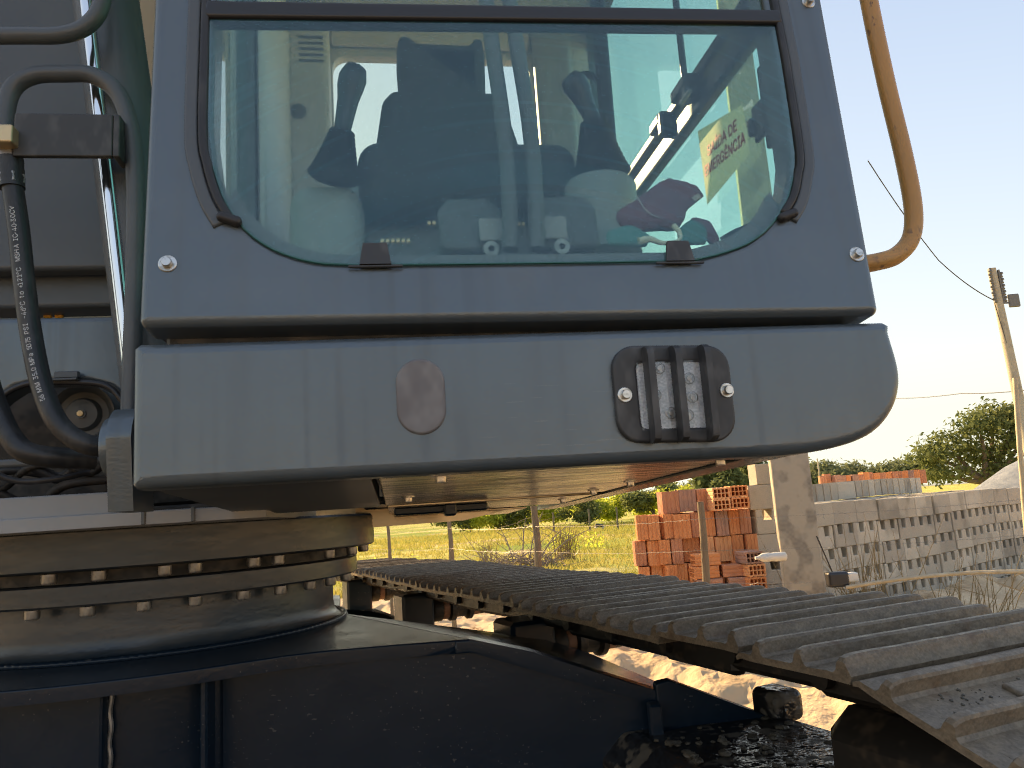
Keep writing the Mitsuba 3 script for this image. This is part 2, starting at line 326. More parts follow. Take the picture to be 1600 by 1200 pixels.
leaf('leaf_bright', (.36, .46, .05), (.55, .56, .10), .6, 1.4)
leaf('grass_blade', (.24, .26, .045), (.46, .39, .13), .4, .9)
leaf('dry_stalk', (.30, .23, .12), (.42, .33, .19), 2.)
material('bark', lambda p, n, uv: mix((.13, .10, .075), (.23, .18, .14), fbm(p.x * 6, p.y * 6, p.z * 3)), .9)
material('twig', lambda p, n, uv: mix((.16, .125, .10), (.30, .24, .20), fbm(p.x * 6, p.y * 6, p.z * 6)), .9)
material('gravel_stone', lambda p, n, uv: mix((.13, .15, .18), (.20, .22, .25), noise(p.x * 9, p.y * 9, p.z * 9)), .95, 0., .1)
material('bag_plastic', (.6, .58, .52), .45)
material('lamp_grey', (.12, .12, .12), .5)
scene['lens_clear'] = {'type': 'thindielectric', 'int_ior': 1.49}
material('reflector_silver', lambda p, n, uv: mix((.95, .95, .95), (.5, .53, .57), noise(p.x * 420, p.y * 420, p.z * 420)), .22, .1, bump=lambda p, n, uv: dr.sin(cu(p) * 2600.) * dr.sin(p.z * 2200.), height=.0005, eps=2e-4)
material('led_chip', (.75, .75, .6), .3)

# ================================================================ EXCAVATOR
X = 'excavator'
lab(X, 'dark grey tracked excavator with glass cab, bumper work light and steel tracks', 'excavator')

# ---- bumper under the cab
bump = roundpoly([(-0.324,1.368), (0.56,1.357), (0.757,1.415), (0.761,1.551), (-0.325,1.553)], [.006, .05, .085, .018, .008], 9)
bump = np.vstack([[[-.3315, 1.368], [-.326, 1.3615]], spline([(.50, 1.3580), (0.56,1.357), (0.619,1.36), (0.674,1.37), (0.712,1.386), (0.741,1.411), (0.759,1.442), (0.765,1.479), (.7575, 1.535)], 5), [[.760, 1.5475], [.750, 1.553], [-.324, 1.553], [-.3315, 1.547]]])
bump[:, 0] += .008 * np.clip((bump[:, 0] - .6) / .1, 0, 1)
add(X + '__bumper', bev(dense(bump, .04), .06, .016, seg=5), 'paint_grey', 50, FACE)
lab(X + '__bumper', 'dark grey sheet steel bumper under the cab with a round lower corner')
st = np.vstack([sg.LineString([(0, -.019), (0, .019)]).buffer(.0335, quad_segs=12).exterior.coords[:-1]])
add(X + '__bumper__cover_plug', bev(st, .012, .004), 'plug_plastic', 40, FACE @ trimesh.transformations.translation_matrix([.0425, 1.4655, .0045]) )
lab(X + '__bumper__cover_plug', 'worn oval plastic plug in the bumper')
CHASSIS = [[1.1115, 1.3645], [1.16, 1.360], [1.75, 1.334], [1.80, 1.334], [1.80, 1.548], [1.1115, 1.548]]
# cab base behind the bumper: side skin, left chassis box, belly plates
base = np.array([[-.03, 1.376], [.56, 1.376], [.64, 1.372], [.70, 1.39], [.735, 1.418], [.752, 1.45], [.754, 1.53], [.74, 1.548], [-.03, 1.548]])
def depth_prism(P, d0, d1):                                      # (u, z) polygon from depth d0 to d1
    m = prism(P, d1 - d0)
    return xf(m, CAB @ frame([0, d0, 0], [1, 0, 0], [0, 0, 1], [0, 1, 0]))
def fixed(m):
    m = m.copy(); m.fix_normals()
    return m
add(X + '__cab_base', fixed(depth_prism(base, 1.111, 2.95)), 'paint_dark')
rail = np.array([[.535, 1.3585], [.60, 1.3585], [.652, 1.366], [.70, 1.384], [.70, 1.40], [.535, 1.375]])
SH = np.eye(4); SH[2, 1], SH[2, 3] = -.030, .033                  # the belly drops a little towards the rear
CAB0, CAB = CAB, CAB @ SH
add(X + '__side_flange', fixed(depth_prism(rail, 1.112, 2.9)), 'paint_black')
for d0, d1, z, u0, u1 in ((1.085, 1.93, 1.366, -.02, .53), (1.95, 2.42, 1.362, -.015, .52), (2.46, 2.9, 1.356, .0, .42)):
    k = add(X + '__belly_plate', cbox(u1 - u0, d1 - d0, .006, .002), 'belly_warm_light', 30, CAB @ trimesh.transformations.translation_matrix([(u0 + u1) / 2, (d0 + d1) / 2, z]))
    if d0 < 1.1: lab(k, 'scuffed steel belly plate with warm bounce light painted in')
bolt = hexbolt(.0085, .009, .0145)
BDN = lambda u, d, z: CAB @ frame([u, d, z], [1, 0, 0], [0, -1, 0], [0, 0, -1])
first = None
for p in ((.07, 1.14), (.03, 1.62), (.50, 1.13), (.485, 1.55), (.47, 1.80), (.02, 2.05), (.46, 2.1)):
    key = X + '__belly_plate__bolt'
    M = BDN(*p, 1.3625 if p[1] < 1.94 else 1.3585)
    if first is None: first = add(key, bolt, 'zinc', 30, to=M)
    else: again(key, first, M)
add(X + '__belly_plate__bracket', cat(cbox(.03, .05, .03, .004, (.14, 1.98, 1.345)), cbox(.24, .03, .02, .004, (.12, 2.02, 1.35))), 'paint_black', 30, CAB)

CAB = CAB0

# ---- work light
WL = X + '__work_light'
wp = roundpoly([[.322, 1.389], [.486, 1.374], [.4935, 1.508], [.3165, 1.5235]][:0] or [[.3155, 1.387], [.4915, 1.380], [.4915, 1.522], [.3145, 1.5265]], .034, 8)
wo = roundpoly([[.350, 1.405], [.461, 1.402], [.461, 1.498], [.350, 1.500]], .008, 4)
add(WL + '__housing', bev(wp, .012, .004, [wo]), 'guard_plastic', 40, FACE @ trimesh.transformations.translation_matrix([0, 0, .010]))
def bar(u):
    Pz = np.array([[1.383, .0], [1.3835, .013], [1.388, .022], [1.398, .025], [1.505, .025], [1.515, .022], [1.5205, .013], [1.521, .0]])
    m = prism(Pz, .0098)                                          # (z, out) -> extrude along u
    return xf(fixed(m), FACE @ frame([u - .006, 0, .0105], [0, 1, 0], [0, 0, 1], [1, 0, 0]))
for u in (.3655, .4065, .4505): add(WL + '__guard_bar', bar(u), 'guard_plastic', 25)
add(WL + '__reflector', cbox(.112, .10, .004, .001), 'reflector_silver', 30, FACE @ trimesh.transformations.translation_matrix([.4055, 1.451, -.0045 + .008]))
for i, (u, z) in enumerate(((.3835, 1.4905), (.4265, 1.474), (.4285, 1.4465), (.3945, 1.425), (.374, 1.452), (.4195, 1.421))):
    m = lathe([(.0045, 0), (.0085, .0045), (.0075, .0052), (.0035, .001)], 28)
    k = add(WL + '__led', cat(lathe([(.0072, .0046), (.0088, .0046), (.0088, .0052), (.0072, .0058)], 28), lathe([(0, .0045), (.0040, .0045), (.0034, .0062), (0, .0066)], 20), mv(cbox(.004, .011, .001, .0002), .002, -.001, .0048)), 'bolt_steel', 40, FACE @ trimesh.transformations.translation_matrix([u, z, .0056]))
lens = trimesh.creation.box((.112, .098, .0001)); lens = tm([[-.056, -.049, 0], [.056, -.049, 0], [.056, .049, 0], [-.056, .049, 0]], [[0, 1, 2], [0, 2, 3]])
add(WL + '__lens', lens, 'lens_clear', False, FACE @ trimesh.transformations.translation_matrix([.4055, 1.451, .0125]))
for c in ((0.329,1.454), (0.482,1.454)): add(WL + '__bolt', hexbolt(.0072, .0075, .0108), 'zinc', 30, FACE @ trimesh.transformations.translation_matrix([*c, .010]))
lab(WL, 'black framed square lamp behind three upright guard bars')

# ---- cab front frame
outer = dense(roundpoly([[-.3235, .0], [.7475, -.012], [.7705, .57], [.79, 1.40], [-.3265, 1.40]], [.012, .012, .3, .05, .05], 6), .05)
hole = np.array([[-.237, .52], [-.2365, .30], [-.229, .24], [-.216, .195], [-.197, .157], [-.172, .129], [-.146, .1105], [-.12, .099], [-.092, .091], [-.036, .086], [.2, .0845], [.426, .0845], [.47, .0885], [.509, .098], [.545, .111], [.577, .131], [.604, .157], [.626, .188], [.642, .226], [.653, .268], [.66, .40], [.663, .53], [.666, .9], [.655, 1.2], [.60, 1.27], [-.17, 1.27], [-.225, 1.2], [-.237, .9]])
CF = X + '__cab'
add(CF + '__front_frame', bev(outer, .055, .013, [hole], seg=5), 'paint_grey', 50, FRONT)
lab(CF + '__front_frame', 'dark grey sheet steel front frame of the cab, streaked with dried water')
lab(CF, 'square operator cab with a large rounded front window')
for c in ((-0.289,0.088), (0.728,0.087), (0.741,0.563)):
    add(CF + '__frame_bolt', hexbolt(.0075, .007, .0122), 'zinc', 30, FRONT @ trimesh.transformations.translation_matrix([*c, .0]))
# rubber seal tracks beside the glass
def offs(P, d):
    P = np.asarray(P, float); t = np.gradient(P, axis=0); t /= np.linalg.norm(t, axis=1, keepdims=True)
    return P + np.stack([-t[:, 1], t[:, 0]], 1) * d
Lc = spline([[-.243, 1.22], [-.243, .52], [-.2425, .30], [-.235, .24], [-.221, .19], [-.203, .155]], 6)
Rc = spline([[.672, 1.2], [.669, .53], [.666, .40], [.659, .268], [.649, .228], [.634, .19], [.612, .16]], 6)
def strip(Pth, w0, w1, h):
    P = np.vstack([offs(Pth, w0), offs(Pth, w1)[::-1]])
    return bev(dense(P, .03), .006 + h, min(.004, h), seg=3)
for Pth, sg_ in ((Lc, -1), (Rc, 1)):
    key = add(X + '__windscreen__seal', strip(Pth, 0, sg_ * .012, .009), 'rubber', 40, FRONT @ trimesh.transformations.translation_matrix([0, 0, .009]))
    add(X + '__windscreen__seal_channel', strip(offs(Pth, sg_ * .0125), 0, sg_ * .019, .005), 'paint_dark', 40, FRONT @ trimesh.transformations.translation_matrix([0, 0, .005]))
for c, a in (((-.209, .151), 40), ((.622, .152), -40)):
    add(X + '__windscreen__seal_end', rbox(.034, .014, .016, .006), 'rubber', 40, FRONT @ trimesh.transformations.translation_matrix([*c, .006]) @ rotm(-a * .5, [0, 0, 1]))
# glass: lower windscreen (pane, green edge, clips), rail, upper pane
lowg = np.array([p for p in hole if p[1] < .5]); lowg = np.vstack([[-.243, .488], lowg + np.sign(lowg - [.21, .5]) * [.004, -.004] * [1, -1], [.668, .512]])
v, f = trimesh.creation.triangulate_polygon(sg.Polygon(lowg), engine='earcut')
add(X + '__windscreen__pane', tm(np.column_stack([v, np.zeros(len(v))]), _ccw(v, f)), 'glass_front', False, FRONT @ trimesh.transformations.translation_matrix([0, 0, .003]))
lab(X + '__windscreen', 'dusty green tinted front window with rounded lower corners')
eg = lowg[1:-1]; eg = eg[eg[:, 1] < .24]
add(X + '__windscreen__glass_edge', tube(np.column_stack([eg, np.full(len(eg), .001)]), .0020, 6, 2), 'glass_edge', 40, FRONT)
for c in ((-0.012,0.092), (0.435,0.09)):
    m = cat(prism([[-.022, -.013], [.022, -.013], [.0165, .019], [-.0165, .019]], .006), mv(cbox(.075, .004, .004, .001), 0, -.015, .002))
    add(X + '__windscreen__clip', m, 'guard_plastic', 25, FRONT @ trimesh.transformations.translation_matrix([*c, .004]))
band = np.vstack([lowg[(lowg[:, 1] < .2)], (lowg[(lowg[:, 1] < .2)] * [.97, 1] + [.006, .026])[::-1]])
v, f = trimesh.creation.triangulate_polygon(sg.Polygon(band).buffer(0), engine='earcut')
add(X + '__windscreen__sill_ledge', fixed(prism(np.array(sg.Polygon(band).buffer(0).exterior.coords)[:-1], .02)), 'trim_dark', 30, FRONT @ trimesh.transformations.translation_matrix([0, 0, -.045]))
rl = np.array([[-.25, .484], [.68, .509], [.68, .538], [-.25, .514]])
add(X + '__windscreen__top_rail', bev(rl, .03, .006), 'cab_black', 40, FRONT @ trimesh.transformations.translation_matrix([0, 0, .010]))
add(X + '__windscreen__top_rail__rim', bev(np.array([[-.25, .5145], [.68, .5385], [.68, .5445], [-.25, .5205]]), .02, .002), 'zinc', 40, FRONT @ trimesh.transformations.translation_matrix([0, 0, .004])) if False else None
up = np.array([[-.236, .52], [.66, .54], [.662, .9], [.652, 1.195], [.6, 1.265], [-.17, 1.265], [-.222, 1.195], [-.234, .9]])
v, f = trimesh.creation.triangulate_polygon(sg.Polygon(up), engine='earcut')
add(X + '__upper_windscreen', tm(np.column_stack([v, np.zeros(len(v))]), _ccw(v, f)), 'glass_front', False, FRONT @ trimesh.transformations.translation_matrix([0, 0, -.012]))

# ---- cab shell
def wall_u(P, u0, u1, holes=()):                                  # (d, z) polygon from u0 to u1
    return xf(fixed(prism(P, u1 - u0, holes)), CAB @ frame([u0, 0, 0], [0, 1, 0], [0, 0, 1], [1, 0, 0]))
def wall_d(P, d0, d1, holes=()):
    return xf(fixed(prism(P, d1 - d0, holes)), CAB @ frame([0, d0, 0], [1, 0, 0], [0, 0, 1], [0, 1, 0]))
side = [[1.112, 1.575], [2.40, 1.575], [2.40, 2.96], [1.25, 2.96]]
lw = roundpoly([[1.15, 1.74], [1.72, 1.74], [1.72, 2.86], [1.26, 2.86]], .08, 6)
add(CF + '__right_wall', wall_u(side, -.315, -.285, [lw]), 'paint_dark')
rw1 = roundpoly([[1.135, 1.73], [2.37, 1.73], [2.37, 2.88], [1.255, 2.88]], [.05, .08, .08, .05], 6)
add(CF + '__left_wall', wall_u(side, .722, .752, [rw1]), 'paint_dark')
rear_hole = roundpoly([[-.142, 2.10], [.512, 2.10], [.512, 2.812], [-.142, 2.812]], .05, 6)
add(CF + '__rear_wall', wall_d([[-.284, 1.6], [.721, 1.6], [.721, 2.96], [-.284, 2.96]], 2.35, 2.39, [rear_hole]), 'trim_light')
add(CF + '__roof', rbox(1.09, 1.22, .09, .035, (.222, 1.82, 3.005)), 'paint_grey', 40, CAB)
add(CF + '__roof_liner', cbox(1.0, 1.05, .02, .005, (.22, 1.80, 2.945)), 'roof_liner', 30, CAB)
add(CF + '__floor', cbox(1.0, 1.21, .03, .004, (.22, 1.735, 1.59)), 'trim_dark', 30, CAB)
add(CF + '__front_sill', cbox(1.02, .03, .09, .004, (.22, 1.092, 1.625)), 'trim_dark', 30, CAB)
add(CF + '__lower_lip', cbox(1.035, .03, .022, .006, (.214, 1.115, 1.5655)), 'grime', 30, CAB)
def pane(key, P4, mat):
    return add(key, tm(P4, [[0, 1, 2], [0, 2, 3]]), mat, False, CAB)
pane(CF + '__rear_window', [[-.15, 2.365, 2.09], [.52, 2.365, 2.09], [.52, 2.365, 2.82], [-.15, 2.365, 2.82]], 'glass_rear')
pane(CF + '__right_window', [[-.302, 1.14, 1.73], [-.302, 1.73, 1.73], [-.302, 1.73, 2.87], [-.302, 1.25, 2.87]], 'glass_side')
pane(CF + '__door_window', [[.735, 1.125, 1.72], [.735, 2.38, 1.72], [.735, 2.38, 2.89], [.735, 1.245, 2.89]], 'glass_side')
# corner trim on the far right of the cab (left in view)
add(CF + '__corner_trim', cat(rbox(.14, .10, 1.25, .03, (-.215, 2.29, 2.28)), cbox(.02, .5, 1.2, .006, (-.272, 1.99, 2.28))), 'trim_light', 40, CAB)
for k in range(5): add(CF + '__corner_trim__vent_slot', cbox(.075, .004, .008, .001), 'trim_dark', 30, CAB @ trimesh.transformations.translation_matrix([-.197, 2.2385, 2.72 + .02 * k]))
for z in (2.85, 2.55): add(CF + '__corner_trim__knob', lathe([(0, .012), (.014, .01), (.018, 0), (.024, 0), (.024, .004), (0, .004)], 24), 'trim_dark', 40, CAB @ frame([-.24, 2.239, z], [1, 0, 0], [0, 0, 1], [0, -1, 0]))
# rear left pillar trim and header
add(CF + '__pillar_trim', rbox(.13, .06, 1.2, .025, (.585, 2.315, 2.30)), 'console_grey', 40, CAB)
add(CF + '__header_trim', cbox(.66, .03, .10, .008, (.185, 2.33, 2.885)), 'roof_liner', 30, CAB)
add(CF + '__window_tag', cbox(.045, .003, .05, .001, (-.075, 2.345, 2.755)), 'green_tag', 30, CAB)
# door rails on the right of the picture
DR = X + '__door_rail'
add(DR, cat(rbox(.035, .86, .028, .008, (.705, 1.57, 2.222)), rbox(.03, .84, .05, .01, (.70, 1.56, 2.158))), 'cab_black', 40, CAB)
lab(DR, 'black door rail running back along the side window')
for d, w in ((1.50, .09), (1.66, .07)): add(DR + '__latch', cat(rbox(.05, w, .03, .008, (.683, d, 2.205)), rbox(.03, .03, .06, .008, (.675, d - .03, 2.19))), 'cab_black', 40, CAB)
add(DR + '__latch_pin', along(lathe([(0, 0), (.006, 0), (.006, .05), (0, .05)], 16), [0, 0, 0], [0, 1, 0]), 'zinc', 40, CAB @ trimesh.transformations.translation_matrix([.662, 1.44, 2.165]))
add(X + '__door_post', cat(tube([[.70, 2.12, 1.75], [.70, 2.09, 2.9]], .012, 12), tube([[.70, 2.18, 1.75], [.70, 2.15, 2.9]], .017, 12), rbox(.05, .10, .07, .012, (.69, 2.15, 2.42)), tube([[.70, 2.2, 2.66], [.66, 2.2, 2.67], [.61, 2.2, 2.64]], .012, 10)), 'cab_black', 40, CAB)
add(X + '__window_bar', tube([[.725, 1.60, 2.24], [.725, 1.60, 2.88]], .008, 10), 'cab_black', 40, CAB)
add(X + '__glass_latch', cat(rbox(.012, .06, .16, .004, (.70, 1.19, 2.0)), rbox(.010, .05, .07, .004, (.698, 1.232, 1.985)), rbox(.014, .018, .035, .006, (.695, 1.262, 1.985))), 'cab_black', 40, CAB)
# emergency exit notice on the side glass
SK = X + '__exit_notice'
sk = np.array([[(0.722,1.555,2.134)[i] for i in (0, 1, 2)], (0.722,1.549,1.953), (0.722,1.331,1.968), (0.722,1.337,2.076)])
add(SK, tm(sk, [[0, 1, 2], [0, 2, 3]]), 'sticker_paper', False, CAB)
lab(SK, 'cream notice with red capitals reading SAÍDA DE EMERGÊNCIA on the side glass')
su = (sk[3] - sk[0]); su[0] = 0; su_ = sk[2] - sk[1]; su_[0] = 0
tx = -np.array([0, 1, 0]); tx = (sk[3] - sk[0]) + (sk[2] - sk[1]); tx[0] = 0; tx /= np.linalg.norm(tx); ty = np.cross([-1, 0, 0], tx)
for s_, h, a, b in (('SAÍDA DE', .023, .50, .67), ('EMERGÊNCIA', .023, .50, .40)):
    t = meshkit.text_mesh(s_, h, .0003, bold=True); w_ = t.bounds[1, 0] - t.bounds[0, 0]
    c = (sk[0] * (1 - a) + sk[3] * a) * b + (sk[1] * (1 - a) + sk[2] * a) * (1 - b)
    if w_ > .20: t.apply_scale([.20 / w_, 1, 1]); w_ = .20
    t = mv(t, -w_ * .5, -h / 2, 0)
    add(SK + '__lettering', t, 'sticker_red', False, CAB @ frame(c + [-.0012, 0, 0], tx, ty, [-1, 0, 0]))

# ---- seat, levers, pedals
ST = X + '__seat'
hd = roundpoly([[.062, 2.44], [.302, 2.44], [.308, 2.60], [.302, 2.642], [.285, 2.643], [.262, 2.622], [.112, 2.624], [.088, 2.645], [.066, 2.643], [.058, 2.60]], [.02, .02, .02, .012, .01, .02, .02, .01, .012, .02], 5)
def pillow(P, d0, d1, r=.03): return xf(bev(dense(np.asarray(P), .03), d1 - d0, r, seg=4), CAB @ frame([0, d0, 0], [1, 0, 0], [0, 0, 1], [0, -1, 0]))
add(ST + '__headrest', pillow(hd, 1.97, 2.09), 'seat_cloth', 50)
bk = roundpoly([[.0, 1.95], [.40, 1.95], [.455, 2.12], [.44, 2.235], [.385, 2.30], [.352, 2.43], [.33, 2.462], [.04, 2.462], [.012, 2.43], [-.01, 2.30], [-.045, 2.225], [-.05, 2.1]], .03, 5)
add(ST + '__backrest', pillow(bk, 1.94, 2.10, .04), 'seat_cloth', 50)
add(ST + '__cushion', rbox(.50, .52, .16, .05, (.20, 1.86, 2.06)), 'seat_cloth', 50, CAB)
add(ST + '__seat_base', rbox(.52, .40, .36, .04, (.19, 1.90, 1.80)), 'trim_dark', 50, CAB)
lab(ST, 'dark cloth operator seat with winged headrest')
def lever(key, base, boot_r, neck, top, grip_r, lean):
    base, neck, top = map(np.array, (base, neck, top))
    n = 22; B = []
    for i in range(n):
        t = i / (n - 1); r_ = boot_r * (1 - .58 * t ** .8) + .0055 * math.cos(i * math.pi)
        B.append((r_, t))
    L = np.linalg.norm(neck - base); m = lathe([(0, 0)] + [(a, b * L) for a, b in B] + [(0, L)], 28)
    add(key + '__boot', along(m, base, neck - base, (1, 0, 0)), 'rubber', 40, CAB)
    add(key + '__grip', tube([neck - (top - neck) * .1, neck * .6 + top * .4 + [lean * .3, 0, 0], neck * .25 + top * .75 + [lean * .5, 0, 0], top], [.017, .02, .023, .029, .031, .024], 18), 'cab_black', 50, CAB)
lever(X + '__control_lever', (-0.099,1.6,2.043), .052, (-0.079,1.6,2.148), (-0.045,1.6,2.297), 0, -.006)
lever(X + '__control_lever_001', (0.499,1.6,2.05), .062, (0.491,1.6,2.179), (0.442,1.6,2.287), 0, .012)
add(X + '__console', cat(rbox(.16, .5, .40, .05, (-.12, 1.86, 1.84)), rbox(.09, .10, .10, .03, (-.045, 1.92, 2.13))), 'console_grey', 50, CAB)
add(X + '__console_001', cat(along(lathe([(0, 0), (.085, 0), (.085, .16), (.075, .175), (0, .175)], 32), [.495, 1.62, 1.86], [0, 0, 1], (1, 0, 0)), rbox(.16, .5, .38, .05, (.52, 1.88, 1.83))), 'console_grey', 50, CAB)
for pts in ([(748,-10), (762,80), (783,210), (797,390)], [(790,-10), (806,80), (832,210), (846,390)]):
    pass
TL = X + '__travel_lever'
for P in ([(0.219,1.36,2.332), (0.227,1.36,2.193), (0.237,1.36,2.044), (0.236,1.34,1.904), (0.229,1.33,1.775)], [(0.265,1.36,2.334), (0.276,1.36,2.194), (0.288,1.36,2.045), (0.286,1.34,1.904), (0.278,1.33,1.775)]):
    add(TL, tube(P, .0155, 12), 'trim_dark', 50, CAB)
for u in ((0.167,1.4,1.859), (0.361,1.4,1.862)):
    s_ = -1 if u[0] < .26 else 1
    P = roundpoly([[-.058, -.065], [.058, -.065], [.062, .03], [.04, .06], [-.04, .06], [-.062, .03]], .018, 5)
    add(X + '__foot_pedal', bev(P, .05, .01), 'trim_dark', 40, CAB @ frame([u[0], u[1], u[2]], [1, 0, 0], [0, .3, .954], [0, -.954, .3]))
    add(X + '__foot_pedal__plate', cbox(.045, .006, .045, .002), 'console_grey', 30, CAB @ trimesh.transformations.translation_matrix([u[0] - s_ * .035, u[1] - .03, u[2] - .03]))
    add(X + '__foot_pedal__pivot', along(lathe([(.006, 0), (.015, 0), (.015, .012), (.006, .012)], 24), [u[0] - s_ * .03, u[1] - .04, u[2] - .075], [0, -1, 0]), 'bolt_steel', 40, CAB)
for c, l in (((0.021,1.3,1.781), .045), ((0.261,1.42,1.857), .03), ((0.096,1.42,1.861), .014)):
    add(X + '__lever_spring', along(cat(*[mv(lathe([(.003, -.0035), (.007, -.003), (.007, .003), (.003, .0035)], 16), 0, 0, (i - l / .018) * .009) for i in range(int(l / .009) + 1)]), c, [1, 0, 0]), 'brass', 40, CAB)

# ---- handrail beside the cab
hr = [(0.86,1.11,2.302), (0.862,1.11,2.149), (0.87,1.11,1.989), (0.881,1.11,1.853), (0.883,1.11,1.761), (0.87,1.11,1.708), (0.838,1.11,1.678), (0.799,1.11,1.667), (0.764,1.11,1.663)]
add(X + '__handrail', tube(hr, .0146, 20, 10), 'orange_paint', 50, CAB)
lab(X + '__handrail', 'worn orange grab rail curving out from the cab side')

add(X + '__chassis_box', wall_u(CHASSIS, -.3185, -.0315), 'paint_dark')
pan = np.array([[-.12, 1.284], [.22, 1.287], [.36, 1.312], [.44, 1.352], [.44, 1.372], [-.12, 1.372]])
add(X + '__chassis_pan', wall_d(pan, 2.50, 3.5), 'belly_warm_light', 30)
for u in (.13, .17): add(X + '__chassis_pan__slot', cbox(.014, .004, .008, .001), 'cab_black', 30, CAB @ trimesh.transformations.translation_matrix([u, 2.4985, 1.335]))
add(X + '__chassis_bar', cat(rbox(.62, .05, .022, .006, (.22, 2.44, 1.350)), rbox(.05, .5, .02, .004, (-.03, 2.2, 1.352))), 'paint_black', 30, CAB)
# ---- boom foot, cylinder, pipes and hoses at the left
BM = X + '__boom'
add(BM + '__front_plate', rbox(.95, .05, 2.6, .012, (-1.06, 1.80, 3.20)), 'paint_dark', 40, CAB)
add(BM + '__side_plate', rbox(.03, 1.5, 2.3, .008, (-.44, 2.58, 2.62)), 'paint_grey', 40, CAB)
add(BM + '__rear_plate', rbox(.31, .05, 2.6, .01, (-.475, 1.97, 2.92)), 'paint_grey_lit', 40, CAB)
add(BM + '__lower_lip', rbox(.95, .09, .09, .012, (-1.06, 1.88, 1.875)), 'paint_dark', 40, CAB)
add(BM + '__pin_boss', along(lathe([(0, 0), (.075, 0), (.075, .04), (.05, .05), (.05, .12), (.035, .14), (0, .14)], 32), [-.43, 2.02, 2.66], [1, 0, 0]), 'track_steel', 40, CAB)
lab(BM, 'dark grey steel boom foot rising behind hoses and pipes')
HC = X + '__hydraulic_cylinder'
c0_, c1_ = np.array((-0.551,1.52,2.476)), np.array((-0.428,1.52,1.536)); ax = c1_ - c0_; Ln = np.linalg.norm(ax)
add(HC + '__barrel', along(lathe([(0, -1.2), (.062, -1.2), (.062, Ln - .03), (.055, Ln), (0, Ln)], 40), c0_, ax), 'paint_dark', 50, CAB)
add(HC + '__rod_eye', rbox(.11, .07, .06, .02, tuple(c1_ + [0, 0, -.02])), 'bolt_steel', 50, CAB)
r0_, r1_ = np.array((-0.565,1.46,2.427)), np.array((-0.457,1.46,1.543))
add(HC + '__polished_tube', along(lathe([(0, -1.2), (.0125, -1.2), (.0125, np.linalg.norm(r1_ - r0_)), (0, np.linalg.norm(r1_ - r0_))], 28), r0_, r1_ - r0_), 'chrome', 60, CAB)
add(X + '__engine_housing', rbox(1.5, 1.9, 1.15, .05, (-1.2, 3.6, 1.96)), 'paint_grey', 40, CAB)
add(X + '__counterweight', rbox(2.4, .6, 1.2, .2, (-.75, 4.8, 1.95)), 'paint_grey', 40, CAB)
lab(HC, 'glossy dark hydraulic cylinder slanting up between boom and cab')
pp = [(-0.669,1.42,1.995), (-0.672,1.42,2.076), (-0.661,1.42,2.13), (-0.627,1.42,2.156), (-0.575,1.42,2.161), (-0.525,1.42,2.159), (-0.481,1.42,2.125), (-0.457,1.42,2.054), (-0.447,1.42,1.952), (-0.445,1.42,1.78), (-0.45,1.42,1.5)]
add(X + '__steel_pipe', tube(pp, .0158, 20, 8), 'paint_dark', 60, CAB)
pp = [(-0.804,1.4,2.217), (-0.645,1.4,2.223), (-0.574,1.4,2.227), (-0.531,1.4,2.247), (-0.506,1.4,2.291), (-0.499,1.4,2.383), (-0.499,1.4,2.508)]
add(X + '__steel_pipe', tube(pp, .0152, 20, 8), 'paint_dark', 60, CAB)
a, b = np.array((-0.638,1.385,1.977)), np.array((-0.474,1.385,2.059))
add(X + '__pipe_bracket', cat(rbox(b[0] - a[0], .012, b[2] - a[2], .003, tuple((a + b) / 2)), rbox(.012, .05, b[2] - a[2], .003, (b[0] + .006, 1.405, (a[2] + b[2]) / 2))), 'guard_plastic', 40, CAB)
H = X + '__hose'
hp = [(-0.654,1.4,2.01), (-0.647,1.4,1.943), (-0.632,1.4,1.847), (-0.62,1.4,1.753), (-0.606,1.4,1.661), (-0.582,1.39,1.568), (-0.551,1.38,1.5), (-0.51,1.38,1.463), (-0.468,1.4,1.454)]
add(H + '__tube', tube(hp, .0172, 20, 10), 'hose_rubber', 60, CAB)
hp_s = spline(hp, 40)
lab(H, 'black hydraulic hose printed with pressure ratings')
# crimps and fittings follow the hose
def on_hose(k): return hp_s[k], (hp_s[k + 1] - hp_s[k]) / np.linalg.norm(hp_s[k + 1] - hp_s[k])
def fit(k, prof, n=24, mat='hose_rubber'):
    o, z = on_hose(k)
    add(H + '__fitting', along(lathe(prof, n), o, z, (0, 1, 0)), mat, 35, CAB)
fit(18, [(.0, 0), (.021, 0), (.0215, .006), (.0205, .018), (.0215, .022), (.0205, .034), (.0215, .038), (.0205, .05), (.021, .056), (0, .056)])
fit(2, [(0, 0), (.019, 0), (.021, .004), (.021, .026), (.019, .03), (0, .03)], 6, 'bolt_steel')
fit(34, [(0, 0), (.018, 0), (.0215, .006), (.0215, .022), (0, .022)], 6, 'bolt_steel')
o, z = np.array((-0.647,1.37,2.008)), None
add(H + '__valve_block', rbox(.036, .03, .034, .004, tuple(o)), 'brass', 40, CAB)
